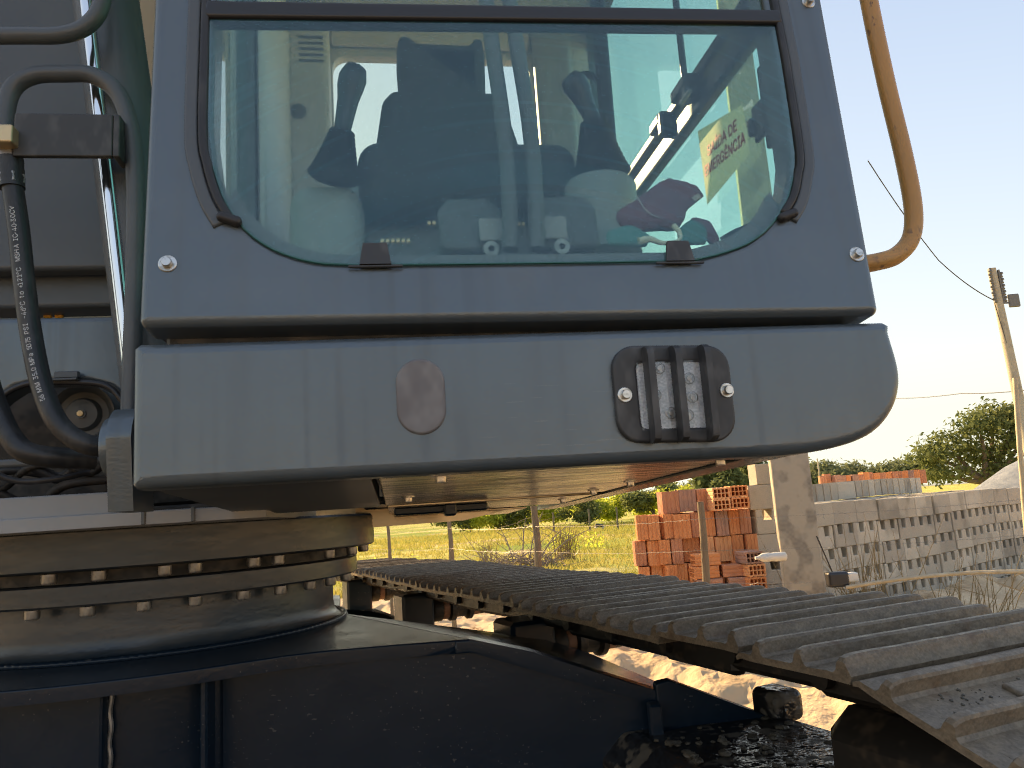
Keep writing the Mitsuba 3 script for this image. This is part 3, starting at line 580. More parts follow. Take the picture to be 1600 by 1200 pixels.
# printed line along the hose, letter by letter on its front
txt = '56 MM 35.0 MPa 5075 PSI  -46°C to +121°C  MSHA IC-40-30CV'
lm = []; s_arc = np.concatenate([[0], np.cumsum(np.linalg.norm(np.diff(hp_s, axis=0), axis=1))]); total = s_arc[-1]; pos = total * .775
for ch in txt:
    if ch == ' ': pos -= .0052; continue
    g = meshkit.text_mesh(ch, .0078, .0007); hw = (g.bounds[1, 0] - g.bounds[0, 0]) / 2 + .0007
    pos -= hw
    k = min(np.searchsorted(s_arc, pos), len(hp_s) - 2); o = hp_s[k]; z = -(hp_s[k + 1] - hp_s[k]); z /= np.linalg.norm(z)
    nrm = np.array([.0, -1, 0]) ; nrm = nrm - z * (nrm @ z); nrm /= np.linalg.norm(nrm); up_ = np.cross(nrm, z)
    pos -= hw; g = mv(g, -g.bounds[:, 0].mean(), -.0039, 0)
    lm.append(xf(g, frame(o + nrm * .0168, z, up_, nrm)))
add(H + '__lettering', cat(*lm), 'print_white', False, CAB)
add(X + '__hose_001', tube([(-0.698,1.43,1.625), (-0.672,1.43,1.545), (-0.635,1.42,1.476), (-0.596,1.42,1.45), (-0.518,1.46,1.442)], .0185, 18, 8), 'hose_rubber', 60, CAB)
# chassis face with an arched opening, pump behind it
fr = [(-1.054,1.62,1.754), (-1.041,1.62,1.578), (-0.775,1.62,1.566), (-0.753,1.62,1.588), (-0.726,1.62,1.607), (-0.684,1.62,1.616), (-0.59,1.62,1.612), (-0.551,1.62,1.6), (-0.529,1.62,1.574), (-0.499,1.62,1.541), (-0.483,1.62,1.749)]
P = np.array([[q[0], q[2]] for q in fr])
add(X + '__chassis_face', bev(dense(P, .05), .06, .014), 'paint_grey', 50, CAB @ frame([0, 1.62, 0], [1, 0, 0], [0, 0, 1], [0, -1, 0]))
arch = [(-0.77,1.61,1.564), (-0.748,1.61,1.586), (-0.721,1.61,1.605), (-0.68,1.61,1.614), (-0.586,1.61,1.61), (-0.548,1.61,1.598), (-0.524,1.61,1.57)]
add(X + '__chassis_face__arch_rim', tube(arch, .006, 8, 4), 'cab_black', 50, CAB)
a = np.array((-0.626,1.605,1.626))
add(X + '__chassis_face__small_plate', cat(cbox(.045, .012, .014, .002, tuple(a)), cbox(.05, .02, .004, .001, tuple(a + [-.003, -.002, -.010]))), 'paint_dark', 30, CAB)
add(X + '__engine_bay', cat(cbox(1.5, .03, .34, .01, (-1.0, 1.98, 1.54)), cbox(1.3, .3, .02, .005, (-1.0, 1.83, 1.352))), 'grime', 30, CAB)
pc = np.array((-0.642,1.74,1.566)); PU = X + '__swing_motor'
add(PU, along(lathe([(0, .03), (.010, .03), (.010, .024), (.03, .022), (.034, .012), (.036, .004), (.048, .004), (.056, .016), (.062, .018), (.064, .01), (.064, -.1), (0, -.1)], 40), pc, [.1, -1, -.05]), 'paint_dark', 40, CAB)
add(PU + '__centre_bolt', along(lathe([(0, .036), (.006, .035), (.007, .028), (0, .028)], 16), pc, [.1, -1, -.05]), 'brass', 40, CAB)
rr = np.random.default_rng(3)
for i in range(7):
    a = np.array([-.95 + .06 * i, 1.78 + .03 * rr.random(), 1.40 + .12 * rr.random()])
    add(X + '__engine_bay__pipe', tube([a, a + [.06, .02, -.03], a + [.13, .0, -.01 + .05 * rr.random()], a + [.22, .03, .02]], .007 + .006 * rr.random(), 10), 'grime' if i % 3 else 'rubber', 50, CAB)
a = np.array((-0.654,1.56,1.453)); add(X + '__cross_bar', rbox(.62, .02, .014, .004, tuple(a + [-.12, 0, 0])), 'paint_dark', 40, CAB)
for x, y in ((20, 742), (75, 750), (150, 742), (190, 748)):
    a = np.array((-0.712,1.7,1.443)); 
add(X + '__wire_loom', cat(tube([(-0.779,1.64,1.449), (-0.721,1.64,1.425), (-0.647,1.63,1.425), (-0.6,1.66,1.437)], .006, 8), tube([(-0.703,1.62,1.487), (-0.648,1.6,1.455), (-0.579,1.6,1.469)], .005, 8)), 'rubber', 50, CAB)
for c in ((-0.787,1.9,1.854), (-0.762,1.9,1.853), (-0.817,1.92,1.86)):
    add(X + '__yellow_strap', cbox(.018, .01, .06, .002), 'yellow_paint', 30, CAB @ trimesh.transformations.translation_matrix(c))
add(X + '__frame_crossmember', rbox(.95, .05, .046, .004, ((-0.744,1.62,1.378)[0] + .06 - .3, 1.645, (-0.63,1.62,1.37)[2])), 'paint_grey_lit', 40, CAB)
zt = (-0.519,1.6,1.337)[2]
add(X + '__frame_plate', bev(dense(np.array([[-1.7, 1.600], [-.50, 1.585], [-.255, 1.63], [-.25, 2.6], [-1.7, 2.6]]), .2), .026, .003), 'paint_grey_lit', 30, CAB @ trimesh.transformations.translation_matrix([0, 0, zt + .014]))
for x in ((-0.476,1.58,1.342)[0], (-0.385,1.58,1.34)[0]): add(X + '__frame_plate__weld', cbox(.008, .006, .03, .002, (x, 1.589, zt + .002)), 'paint_dark', 30, CAB)
LG = X + '__mounting_lug'
prof = np.vstack([[[1.36, 1.345]], [[1.40 + .058 * math.cos(t), 1.462 + .058 * math.sin(t)] for t in np.linspace(math.pi, 0, 22)], [[1.47, 1.345]]])
u0, u1 = (-0.462,1.36,1.429)[0], (-0.423,1.36,1.427)[0]
add(LG, wall_u(prof, u0, u1), 'paint_grey', 50)
add(LG + '__boss', along(lathe([(0, 0), (.05, 0), (.052, .006), (.052, .02), (0, .02)], 40), [u0 - .014, 1.40, 1.455], [1, 0, 0]), 'paint_grey', 40, CAB)
add(LG + '__bush', along(lathe([(0, 0), (.035, 0), (.04, .01), (.04, .03), (.034, .034), (.034, .05), (0, .05)], 32), [u1 + .0, 1.40, 1.44], [1, 0, 0]), 'rubber', 40, CAB)
lab(LG, 'rounded steel lug left of the bumper')

# ---- slewing ring
RC = np.array([-1.115, 2.40, 0.0]); MR = trimesh.transformations.translation_matrix(RC)
SR = X + '__slewing_ring'
add(SR + '__upper_race', lathe([(.52, 1.234), (.642, 1.234), (.65, 1.240), (.65, 1.322), (.644, 1.328), (.52, 1.328)], 160), 'paint_ring', 40, MR)
add(SR + '__upper_groove', lathe([(.5, 1.205), (.572, 1.2055), (.572, 1.2335), (.5, 1.2335)], 120), 'grime', 40, MR)
add(SR + '__lower_race', lathe([(.5, 1.153), (.588, 1.153), (.593, 1.158), (.593, 1.200), (.588, 1.204), (.5, 1.204)], 160), 'paint_ring', 40, MR)
add(SR + '__pedestal', lathe([(.56, 1.021), (.548, 1.022), (.53, 1.03), (.52, 1.045), (.516, 1.07), (.516, 1.152), (.4, 1.1525)], 160), 'paint_ring', 40, MR)
bead = []
for t in np.linspace(0, 2 * math.pi, 260, endpoint=False): bead.append([.552 + .003 * math.sin(t * 97), .0, 0])
tt = np.linspace(0, 2 * math.pi, 1201); add(SR + '__weld_bead', tube(np.column_stack([(.549 + .0008 * np.sin(tt * 183)) * np.cos(tt), (.549 + .0008 * np.sin(tt * 183)) * np.sin(tt), 1.0245 + .0006 * np.sin(tt * 161)]), .008, 8, 1, False), 'paint_black', 50, MR)
lab(SR, 'heavy bolted steel slewing ring under the upper frame')
rb = mv(hexbolt(.017, .022, .0), 0, 0, 0); f1 = None
ups = [(-1.028,1.701,1.224), (-0.916,1.694,1.224), (-0.803,1.758,1.224), (-0.747,1.786,1.224), (-0.622,1.813,1.224), (-0.582,1.864,1.224), (-0.475,1.925,1.224), (-0.417,1.911,1.224), (-0.402,2.013,1.224)]
lows = [(-1.174,1.879,1.143), (-1.063,1.918,1.143), (-0.945,1.957,1.143), (-0.848,2.029,1.143), (-0.739,2.07,1.143), (-0.67,2.162,1.143), (-0.615,2.258,1.143), (-0.575,2.333,1.143), (-0.551,2.43,1.143)]
for pts, r_, z in ((ups, .614, 1.234), (lows, .566, 1.153)):
    last = None
    for p in pts:
        # azimuth where the line of sight meets the bolt circle
        dv = np.array(p[:2]) / np.linalg.norm(p[:2]); bq = dv @ RC[:2]; disc = bq * bq - (RC[:2] @ RC[:2] - r_ * r_)
        q = dv * (bq - math.sqrt(max(disc, 0))); th = math.atan2(*(q - RC[:2])[::-1]); last = th
        M = frame([RC[0] + r_ * math.cos(th), RC[1] + r_ * math.sin(th), z], [math.cos(th), math.sin(th), 0], [math.sin(th), -math.cos(th), 0], [0, 0, -1])
        if f1 is None: f1 = add(SR + '__ring_bolt', rb, 'bolt_steel', 30, to=M)
        else: again(SR + '__ring_bolt', f1, M)

# ---- carbody: top plate, leg to the track frame, webs
CB = X + '__carbody'
arc = [RC[:2] + .815 * np.array([math.cos(t), math.sin(t)]) for t in np.radians(np.linspace(-175, -58, 30))]
top = np.vstack([arc, [[-.55, 1.79], [-.471, 1.819], [-.305, 1.838], [-.135, 1.846], [-.604, 2.555], [-.75, 3.2], [-1.9, 3.2]]])
add(CB + '__top_plate', bev(dense(top, .1), .030, .004), 'paint_black', 35, trimesh.transformations.translation_matrix([0, 0, 1.02]))
def hexa(A, B):
    """closed solid between polygons A (top) and B (bottom), same count"""
    n = len(A); V = np.vstack([A, B]); F = [[0, i, i + 1] for i in range(1, n - 1)] + [[n, n + i + 1, n + i] for i in range(1, n - 1)]
    for i in range(n):
        j = (i + 1) % n; F += [[i, n + i, n + j], [i, n + j, j]]
    m = tm(V, F); m.fix_normals(); return m
A = np.array([[-.137, 1.845, 1.0205], [.0, 1.853, .982], [.30, 1.876, .866], [.57, 1.896, .775], [.45, 2.4, .74], [.1, 2.75, .86], [-.604, 2.555, 1.0205]])
add(CB + '__leg_plate', hexa(A, A - [0, 0, .030]), 'paint_black', 30)
lp = np.array([[-.172, 1.0195], [-.135, 1.0195], [.0, .9825], [.30, .868], [.60, .757], [.60, .728], [.30, .838], [-.005, .953], [-.139, .9895], [-.172, .9895]])
add(CB + '__leg_edge', bev(dense(lp, .06), .05, .005), 'paint_black', 35, frame([0, 1.8505 + .004, 0], [.99726, .074, 0], [0, 0, 1], [.074, -.99726, 0]))
wb = np.array([[-.70, 1.0], [-.13, .992], [.30, .845], [.60, .745], [.60, .40], [-.70, .40]])
add(CB + '__leg_web', prism(wb, .03), 'paint_black', 30, frame([0, 1.8505 + .022, 0], [.99726, .074, 0], [0, 0, 1], [.074, -.99726, 0]) @ trimesh.transformations.translation_matrix([0, 0, -.03]))
gs = roundpoly([[.284, .40], [.284, .892], [.318, .897], [.575, .785], [.62, .40]], [0, .008, .012, .05, 0], 4)
add(CB + '__gusset', bev(dense(gs, .05), .03, .004), 'paint_black', 35, frame([0, 1.8505 - .012, 0], [.99726, .074, 0], [0, 0, 1], [.074, -.99726, 0]))
add(CB + '__gusset_flange', cbox(.028, .045, .47, .004, (.272, 1.842, .62)), 'paint_black', 30)
add(CB + '__centre_drum', lathe([(.70, .3), (.70, .99)], 120), 'paint_black', 60, MR)
for x, y in ((309, 1110), (116, 1125)):
    pass
pw = np.array((-0.7,1.697,1)); add(CB + '__drum_rib', cbox(.016, .05, .62, .004, (-.706, 1.755, .68)), 'paint_black', 30)
wl = np.array([[-1.9, .40], [-.925, .40], [-.925, .995], [-1.9, .995]])
add(CB + '__left_web', cbox(1.0, .03, .6, .004, (-1.40, 1.70, .69)), 'paint_black', 30)
add(CB + '__weld_seam', tube(np.column_stack([-.897 + .002 * np.sin(np.arange(60)), np.full(60, 1.716), np.linspace(.40, .98, 60)]), .0055, 8, 1, False), 'bolt_steel', 40)
lab(CB, 'glossy black carbody with top plate and sloping leg to the track')

# ---- track frame, rollers, chain, shoes
TF = X + '__track_frame'
def tbox(s0, s1, l0, l1, z0, z1, c=.01): return cbox(s1 - s0, l1 - l0, z1 - z0, c, ((s0 + s1) / 2, (l0 + l1) / 2, (z0 + z1) / 2))
tf = roundpoly([[-.02, .35], [-.02, .73], [.03, .785], [.19, .79], [.25, .74], [.25, .35]], [0, .02, .03, .03, .03, 0], 4)
tf2 = roundpoly([[-.02, .35], [-.02, .74], [.03, .792], [.36, .80], [.42, .76], [.42, .35]], [0, .02, .03, .03, .03, 0], 4)
m = cat(xf(prism(tf, 3.2), frame([-4.75, 0, 0], [0, 1, 0], [0, 0, 1], [1, 0, 0])), xf(prism(tf2, .72), frame([-1.56, 0, 0], [0, 1, 0], [0, 0, 1], [1, 0, 0])))
for _ in range(2): m = m.subdivide_to_size(.06) if False else m
add(TF, fixed(m), 'oily_black', 35, TRACK)
add(TF + '__guide', rbox(.10, .08, .07, .02, (-1.50, .365, .825)), 'oily_black', 40, TRACK @ np.eye(4))
add(TF + '__grease_cap', rbox(.07, .05, .05, .02, (-1.26, .375, .81)), 'oily_black', 40, TRACK)
add(TF + '__idler_yoke', cat(tbox(-1.16, -.70, .14, .46, .55, .92, .05), tbox(-1.0, -.6, .16, .44, .4, .8, .05)), 'chain_steel', 40, TRACK)
add(TF + '__idler', xf(lathe([(0, -.1), (.33, -.1), (.36, -.06), (.36, -.03), (.38, -.02), (.38, .02), (.36, .03), (.36, .06), (.33, .1), (0, .1)], 48), frame([-.92, .30, .57], [1, 0, 0], [0, 0, 1], [0, -1, 0])), 'chain_steel', 40, TRACK)
def clods(n, s0, s1, l0, l1, z, a, b, seed):
    g = np.random.default_rng(seed); out = []
    for _ in range(n):
        r_ = a + (b - a) * g.random() ** 2; m = trimesh.creation.icosphere(1, r_); m.vertices *= 1 + .5 * (g.random((len(m.vertices), 1)) - .5); m.vertices[:, 2] *= .5
        out.append(mv(m, s0 + (s1 - s0) * g.random(), l0 + (l1 - l0) * g.random(), z + r_ * .15))
    return cat(*out)
add(TF + '__mud_clods', clods(170, -1.53, -.95, .02, .36, .796, .003, .014, 5), 'mud_clod', False, TRACK)
lab(TF + '__mud_clods', 'lumps of oily dirt lying on the track frame', kind='stuff')
for s, z in ((-2.42, .865), (-3.72, .865), (-5.0, .865)):
    R = X + '__carrier_roller'; k = num(R)
    add(k + '__bracket', tbox(s - .085, s + .085, .06, .215, .74, .955, .012), 'paint_black', 35, TRACK)
    pr = [(0, .0), (.052, .0), (.06, .01), (.06, .05), (.05, .055), (.05, .085), (.064, .095), (.064, .12), (.05, .13), (.05, .175), (.064, .185), (.064, .205), (.047, .215), (.047, .27), (0, .27)]
    add(k + '__drum', xf(lathe(pr, 40), frame([s, .22, z], [1, 0, 0], [0, 0, -1], [0, 1, 0])), 'chain_steel', 40, TRACK)
    add(k + '__wear_band', xf(lathe([(.051, .055), (.053, .058), (.053, .084), (.051, .088)], 40), frame([s, .22, z], [1, 0, 0], [0, 0, -1], [0, 1, 0])), 'rust_roller', 40, TRACK)
    add(k + '__end_cap', xf(lathe([(0, .272), (.046, .272), (.048, .222), (.048, .215)][::-1], 40), frame([s, .22, z], [1, 0, 0], [0, 0, -1], [0, 1, 0])), 'rust_roller', 40, TRACK)
PIT = .252
def shoe():
    # cross-section (s, z) from lip to tail, then back underneath
    def g(x, w=.0075, h=.028): return [(x - w - .009, .0015), (x - w - .003, .006), (x - w, h - .004), (x - w * .7, h), (x + w * .7, h), (x + w + .001, h - .004), (x + w + .004, .006), (x + w + .010, .0015)]
    topc = [(-.012, -.006), (.0, .002), (.012, .0015)] + g(.044) + g(.142) + g(.232)[:6] + [(.250, .0)]
    bot = [(.246, -.012), (.20, -.010), (.03, -.010), (.0, -.008), (-.01, -.012)]
    prof = np.array(topc + bot); nt = len(topc); ys = [0, .006, .018, .035, .15, .3, .45, .565, .582, .594, .6]; hf = [.55, .82, .97, 1, 1, 1, 1, 1, .97, .8, .5]
    g_ = np.random.default_rng(11); V = []
    for y, h in zip(ys, hf):
        q = prof.copy(); hi = (q[:, 1] > .0075); q[hi, 1] = .0075 + (q[hi, 1] - .0075) * h
        V.append(np.column_stack([q[:, 0], np.full(len(q), y), q[:, 1]]))
    n = len(prof); F = []
    for i in range(len(ys) - 1):
        for j in range(n):
            k = (j + 1) % n; F += [[i * n + j, i * n + k, (i + 1) * n + k], [i * n + j, (i + 1) * n + k, (i + 1) * n + j]]
    m = tm(np.vstack(V), F)
    caps = []
    for i in (0, len(ys) - 1):
        v, f = trimesh.creation.triangulate_polygon(sg.Polygon(V[i][:, [0, 2]]), engine='earcut'); caps.append(tm(np.column_stack([v[:, 0], np.full(len(v), ys[i]), v[:, 1]]), f))
    m = cat(m, *caps); m.merge_vertices(); m.fix_normals()
    if m.volume < 0: m.invert()
    m = m.subdivide_to_size(.035); m = tm(m.vertices, m.faces); m.merge_vertices()
    nz = meshkit.fbm(m.vertices * [40, 16, 60] + 3, 3, 2) - .5
    m.vertices[:, 2] += nz * .0022 * (m.vertices[:, 2] > 0); m.vertices[:, 0] += (meshkit.noise(m.vertices * 22, 5) - .5) * .003
    return m
sm = shoe()
lumps = cat(*[clods(110, .062, .125, .06, .48, .002, .0008, .003, 8), clods(110, .16, .214, .10, .54, .002, .0008, .003, 9)])
nuts = [mv(rbox(.034, .20, .012, .005), x, .30, .003) for x in (.094, .187)]
linkm = cat(*[tbox(-.01, .262, l, l + .045, -.10, -.012, .012) for l in (.175, .38)])
pinm = along(lathe([(0, 0), (.022, 0), (.022, .29), (0, .29)], 20), [.02, .155, -.06], [0, 1, 0])
s_lip = -.906; f1 = None
keys = []
path = [(s_lip - PIT * (k + 1), 1.030, 0.0) for k in range(23)]
sa, za, an = s_lip, 1.030, -19.0; wrap = []
for k in range(3):
    wrap.append((sa, za, an)); sa += PIT * math.cos(math.radians(an)); za += PIT * math.sin(math.radians(an)); an -= 31
def shoe_at(s, z, a, k):
    global f1
    M = TRACK @ trimesh.transformations.translation_matrix([s, 0, z]) @ rotm(-a, [0, 1, 0])
    key = num(X + '__track_shoe') if f1 is None else None
    if f1 is None:
        f1 = [add(X + '__track_shoe', sm, 'track_steel', 20, to=M)]
        f1 += [add(f1[0] + '__bolt_boss', nuts[0], 'track_steel', 38, to=M), add(f1[0] + '__bolt_boss', nuts[1], 'track_steel', 38, to=M), add(f1[0] + '__dirt', lumps, 'mud_clod', False, to=M), add(f1[0] + '__chain_link', linkm, 'chain_steel', 30, to=M), add(f1[0] + '__chain_pin', pinm, 'chain_steel', 30, to=M)]
        lab(f1[0] + '__dirt', 'crumbs of dried dirt on the shoe', kind='stuff')
    else:
        key = again(X + '__track_shoe', f1[0], M)
        for sub, src in zip(('bolt_boss', 'bolt_boss', 'dirt', 'chain_link', 'chain_pin'), f1[1:]):
            kk = again(f'{key}__{sub}', src, M)
            if sub == 'dirt': lab(kk, 'crumbs of dried dirt on the shoe', kind='stuff')
gj = np.random.default_rng(4)
for k, (s, z, a) in enumerate(path):
    far = max(0, (-s - 3.6)); zz = z + .004 * gj.standard_normal() - .014 * far * far * .5
    shoe_at(s, zz, gj.normal(0, .6) + (far * .7 if far else 0), k)
for k, (s, z, a) in enumerate(wrap): shoe_at(s + .012, z - .008, a, 100 + k)

# ---- things lying on the window sill inside
def blob(P, r, seed, amp=.012, fr=14):
    hulls = [m3.Manifold.hull_points(np.vstack([trimesh.creation.icosphere(1, r_).vertices + p for p, r_ in grp])) for grp in [list(zip(np.asarray(P, float), r))]]
    m = hulls[0].refine_to_length(.008).to_mesh(); m = tm(m.vert_properties[:, :3], m.tri_verts)
    m = trimesh.smoothing.filter_taubin(m, iterations=10)
    m.vertices += m.vertex_normals * ((meshkit.fbm(m.vertices * fr, 3, seed) - .5) * 2 * amp)[:, None]
    return m
hat = blob([(0.437,1.3,1.826), (0.451,1.3,1.801), (0.528,1.3,1.886), (0.588,1.36,1.9), (0.525,1.28,1.809), (0.475,1.28,1.803)], [.012, .01, .012, .02, .018, .016], 3, .007, 26)
CP = 'fabric_cap'
add(CP, hat, 'cap_maroon', 60, CAB); lab(CP, 'maroon fabric cap lying crumpled on the sill inside the front window', 'cap')
add(CP + '__peak', blob([(0.541,1.3,1.89), (0.584,1.3,1.881), (0.596,1.3,1.866), (0.574,1.3,1.851), (0.543,1.29,1.831)], [.007, .006, .004, .005, .008], 5, .002), 'cap_maroon', 60, CAB)
add(CP + '__peak_badge', rbox(.016, .003, .010, .001), 'cap_trim', 40, CAB @ trimesh.transformations.translation_matrix((0.579,1.285,1.856)) @ rotm(-30, [0, 1, 0]))
add(CP + '__seam', tube([(0.458,1.272,1.856), (0.467,1.268,1.832), (0.478,1.264,1.816), (0.494,1.262,1.807)], .0012, 6), 'cap_trim', 40, CAB)
add('work_glove', blob([(0.388,1.22,1.759), (0.423,1.22,1.766), (0.45,1.22,1.754), (0.38,1.2,1.738), (0.436,1.2,1.736)], [.008, .012, .008, .006, .006], 8, .004, 30), 'teal_cloth', 60, CAB)
lab('work_glove', 'teal cloth glove at the left end of the pile on the window sill', 'glove')
add('work_glove_001', blob([(0.524,1.24,1.769), (0.543,1.24,1.784), (0.56,1.24,1.772), (0.552,1.22,1.745), (0.513,1.22,1.744)], [.008, .010, .01, .006, .006], 9, .004, 30), 'teal_cloth', 60, CAB)
lab('work_glove_001', 'teal cloth glove right of the crumpled cap on the window sill', 'glove')
add('cloth_rag', blob([(0.564,1.27,1.804), (0.587,1.27,1.796), (0.593,1.25,1.761), (0.583,1.25,1.756)], [.008, .01, .005, .006], 10, .003, 30), 'cap_maroon', 60, CAB)
lab('cloth_rag', 'pinkish cloth rag behind the right glove on the window sill', 'rag')
add('cream_strap', cat(tube([(0.42,1.175,1.731), (0.439,1.175,1.735), (0.459,1.17,1.726), (0.487,1.17,1.73), (0.493,1.175,1.745), (0.485,1.18,1.761)], [.007, .006, .004, .003, .004, .005], 8)), 'strap_webbing', 50, CAB)
lab('cream_strap', 'curled cream webbing strap lying in front of the cap', 'strap')
add('black_strap', blob([(0.57,1.18,1.737), (0.596,1.18,1.749), (0.626,1.18,1.762), (0.572,1.17,1.729)], [.004, .006, .003, .004], 12, .002, 40), 'cab_black', 60, CAB)
lab('black_strap', 'black strap lying at the right end of the window sill', 'strap')
ORD = ['first', 'second', 'third', 'fourth', 'fifth', 'sixth', 'seventh', 'eighth', 'ninth', 'tenth', 'eleventh', 'twelfth', 'thirteenth', 'fourteenth', 'fifteenth', 'sixteenth', 'seventeenth', 'eighteenth', 'nineteenth', 'twentieth', 'twenty first', 'twenty second', 'twenty third', 'twenty fourth', 'twenty fifth', 'twenty sixth', 'twenty seventh', 'twenty eighth', 'twenty ninth', 'thirtieth']

# ================================================================ SETTING
def axis(lo, f0, f1, hi, step):
    out = [f0]
    a = []; x, s = f0, step
    while x > lo: s *= 1.18; x -= s; a.append(x)
    b = []; x, s = f1, step
    while x < hi: s *= 1.18; x += s; b.append(x)
    return np.array(a[::-1] + list(np.arange(f0, f1 + 1e-6, step)) + b)
gx, gy = axis(-600, -3.2, 7.0, 600, .05), axis(-60, 3.6, 14.0, 900, .05)
XX, YY = np.meshgrid(gx, gy); pts = np.column_stack([XX.ravel(), YY.ravel(), np.zeros(XX.size)])
near = np.clip((20 - pts[:, 1]) / 6, 0, 1) * np.clip((pts[:, 1] + 1) / 4, 0, 1) * np.clip((12 - np.abs(pts[:, 0] - 1)) / 5, 0, 1)
hz = (meshkit.fbm(pts * [.9, .9, 1], 3, 1) - .5) * .26 + (meshkit.fbm(pts * [3.4, 3.4, 1] + 7, 3, 2) - .5) * .13 + (meshkit.fbm(pts * [8, 8, 1], 2, 3) - .5) * .085
fp = meshkit.noise(pts * [2.6, 1.9, 1] + 31, 9); hz -= .07 * np.clip((fp - .66) / .2, 0, 1)
far_ = (meshkit.fbm(pts * [.12, .12, 1], 3, 5) - .5) * .5 * np.clip((pts[:, 1] - 16) / 10, 0, 1) * np.clip((200 - pts[:, 1]) / 60, 0, 1)
def sst(a, b, x): t = np.clip((x - a) / (b - a), 0, 1); return t * t * (3 - 2 * t)
berm = .24 * sst(4.5, 6.2, pts[:, 1] + .4 * pts[:, 0] - .2) * sst(-.6, .4, pts[:, 0]) * sst(16, 11, pts[:, 1])
pts[:, 2] = hz * near + far_ - .02 + berm
nx, ny = len(gx), len(gy); ii, jj = np.meshgrid(np.arange(nx - 1), np.arange(ny - 1)); a = (jj * nx + ii).ravel()
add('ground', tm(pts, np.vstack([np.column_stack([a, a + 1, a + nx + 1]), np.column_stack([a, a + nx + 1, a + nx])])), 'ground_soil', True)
lab('ground', 'sandy yard running out into a rough green and yellow field', kind='structure')

def quads(C, N, size, asp, g):
    """leaf quads at centres C with random orientation around N"""
    n = len(C); R = g.standard_normal((n, 3)); N = N + .9 * R; N /= np.linalg.norm(N, axis=1, keepdims=True)
    A = np.cross(N, g.standard_normal((n, 3))); A /= np.linalg.norm(A, axis=1, keepdims=True); B = np.cross(N, A)
    s = size * (.6 + .8 * g.random((n, 1)))
    V = np.stack([C - A * s, C + B * s * asp, C + A * s, C - B * s * asp], 1).reshape(-1, 3); k = np.arange(n)[:, None] * 4
    return tm(V, np.vstack([k + [0, 1, 2], k + [0, 2, 3]]))
def crown(blobs, n, size, g, asp=.5):
    blobs = np.asarray(blobs, float); vol = blobs[:, 3] * blobs[:, 4]; out_c, out_n = [], []
    for b, m in zip(blobs, (n * vol / vol.sum()).astype(int)):
        d = g.standard_normal((m, 3)); d /= np.linalg.norm(d, axis=1, keepdims=True); r = (.35 + .65 * g.random((m, 1)) ** .5) * (1 + .22 * g.standard_normal((m, 1)))
        wob = 1 + .5 * (meshkit.noise(d * 2.6 + b[:3]) - .5)[:, None]
        out_c.append(b[:3] + d * r * wob * [b[3], b[3], b[4]]); out_n.append(d + [0, 0, .5])
    return quads(np.vstack(out_c), np.vstack(out_n), size, asp, g)
def limb_mesh(base, tips, r0, g):
    ms = []; base = np.array(base, float)
    fork = base + [0, 0, .35 * (np.mean([t[2] for t in tips]) - base[2])]
    ms.append(tube([base - [0, 0, .3], base * .5 + fork * .5 + [.02, 0, 0], fork], [r0 * 1.2, r0, r0 * .85], 10, 4))
    for t in tips:
        mid = (fork + t) / 2 + g.standard_normal(3) * .06 * np.linalg.norm(np.array(t) - fork)
        ms.append(tube([fork, mid, t], [r0 * .7, r0 * .45, r0 * .15], 7, 4))
    return cat(*ms)
def tree(key, base, blobs, n, size, mat, seed, label, group=None, cat_='tree', trunk=.2):
    g = np.random.default_rng(seed); key = num_t(key)
    bl = np.array(blobs, float); bl[:, :3] += base
    add(key + '__crown', crown(bl, n, size, g), mat, False)
    add(key + '__trunk', limb_mesh(base, [b[:3] for b in bl], trunk, g), 'bark', 40)
    lab(key, label, cat_, group)
    return key
used = set()
def num_t(key):
    k, i = key, 1
    while k in used: k = f'{key}_{i:03d}'; i += 1
    used.add(k); return k
gt = np.random.default_rng(21)
tree('broad_tree', (27.5, 46, 0), [(-3.0, 0, 3.0, 1.4, .65), (-1.6, .5, 3.6, 1.7, .9), (-.2, -.6, 4.5, 1.5, .8), (1.2, .2, 5.1, 1.6, .85), (2.8, 0, 5.0, 1.8, .9), (2.2, -.6, 3.6, 1.9, .9), (.4, .4, 2.9, 1.8, .8), (4.6, .5, 4.4, 2.0, 1.0), (-2.2, .2, 1.9, 1.6, .6), (.9, -.5, 1.8, 1.6, .7)], 8500, .15, 'leaf_mid', 1,
     'broad green tree rising at the right edge behind the pale gravel heap', trunk=.28)
for i, (x, y, w, h) in enumerate(((26.5, 70, 3.0, 2.5), (30.5, 72, 3.6, 3.0), (34.5, 71, 3.4, 2.9))):
    bl = [(gt.uniform(-w, w) * .8, gt.uniform(-1, 1), h * gt.uniform(.75, 1.15), w * gt.uniform(.35, .5), h * gt.uniform(.2, .33)) for _ in range(7)]
    tree('round_tree', (x, y, 0), bl, 5500, .17, 'leaf_dark', 30 + i, ['leftmost low round tree beyond the far red bricks', 'middle low round tree beyond the far red bricks', 'right low round tree merging with the broad tree'][i])
for i, (px, y, w, h, lb) in enumerate((((11.0), 42, 1.5, 2.5, 'leafy tree showing between the bumper and the single grey block'), (14.5, 45, 1.9, 3.0, 'yellowish tree behind the thick concrete pole'), (10.5, 62, 2.2, 2.2, 'hazy small tree above the red brick stack'), (16.5, 75, 4.0, 2.4, 'dark distant tree left of the red brick stack top'), (12.2, 78, 3.0, 2.0, 'far grey green tree over the end of the field'))):
    bl = [(gt.uniform(-w, w) * .7, gt.uniform(-1, 1), h * gt.uniform(.6, 1.1), w * gt.uniform(.35, .55), h * gt.uniform(.2, .35)) for _ in range(6)]
    tree('small_tree', (px, y, 0), bl, 4200, .15, 'leaf_mid' if i < 3 else 'leaf_dark', 50 + i, lb, trunk=.12)
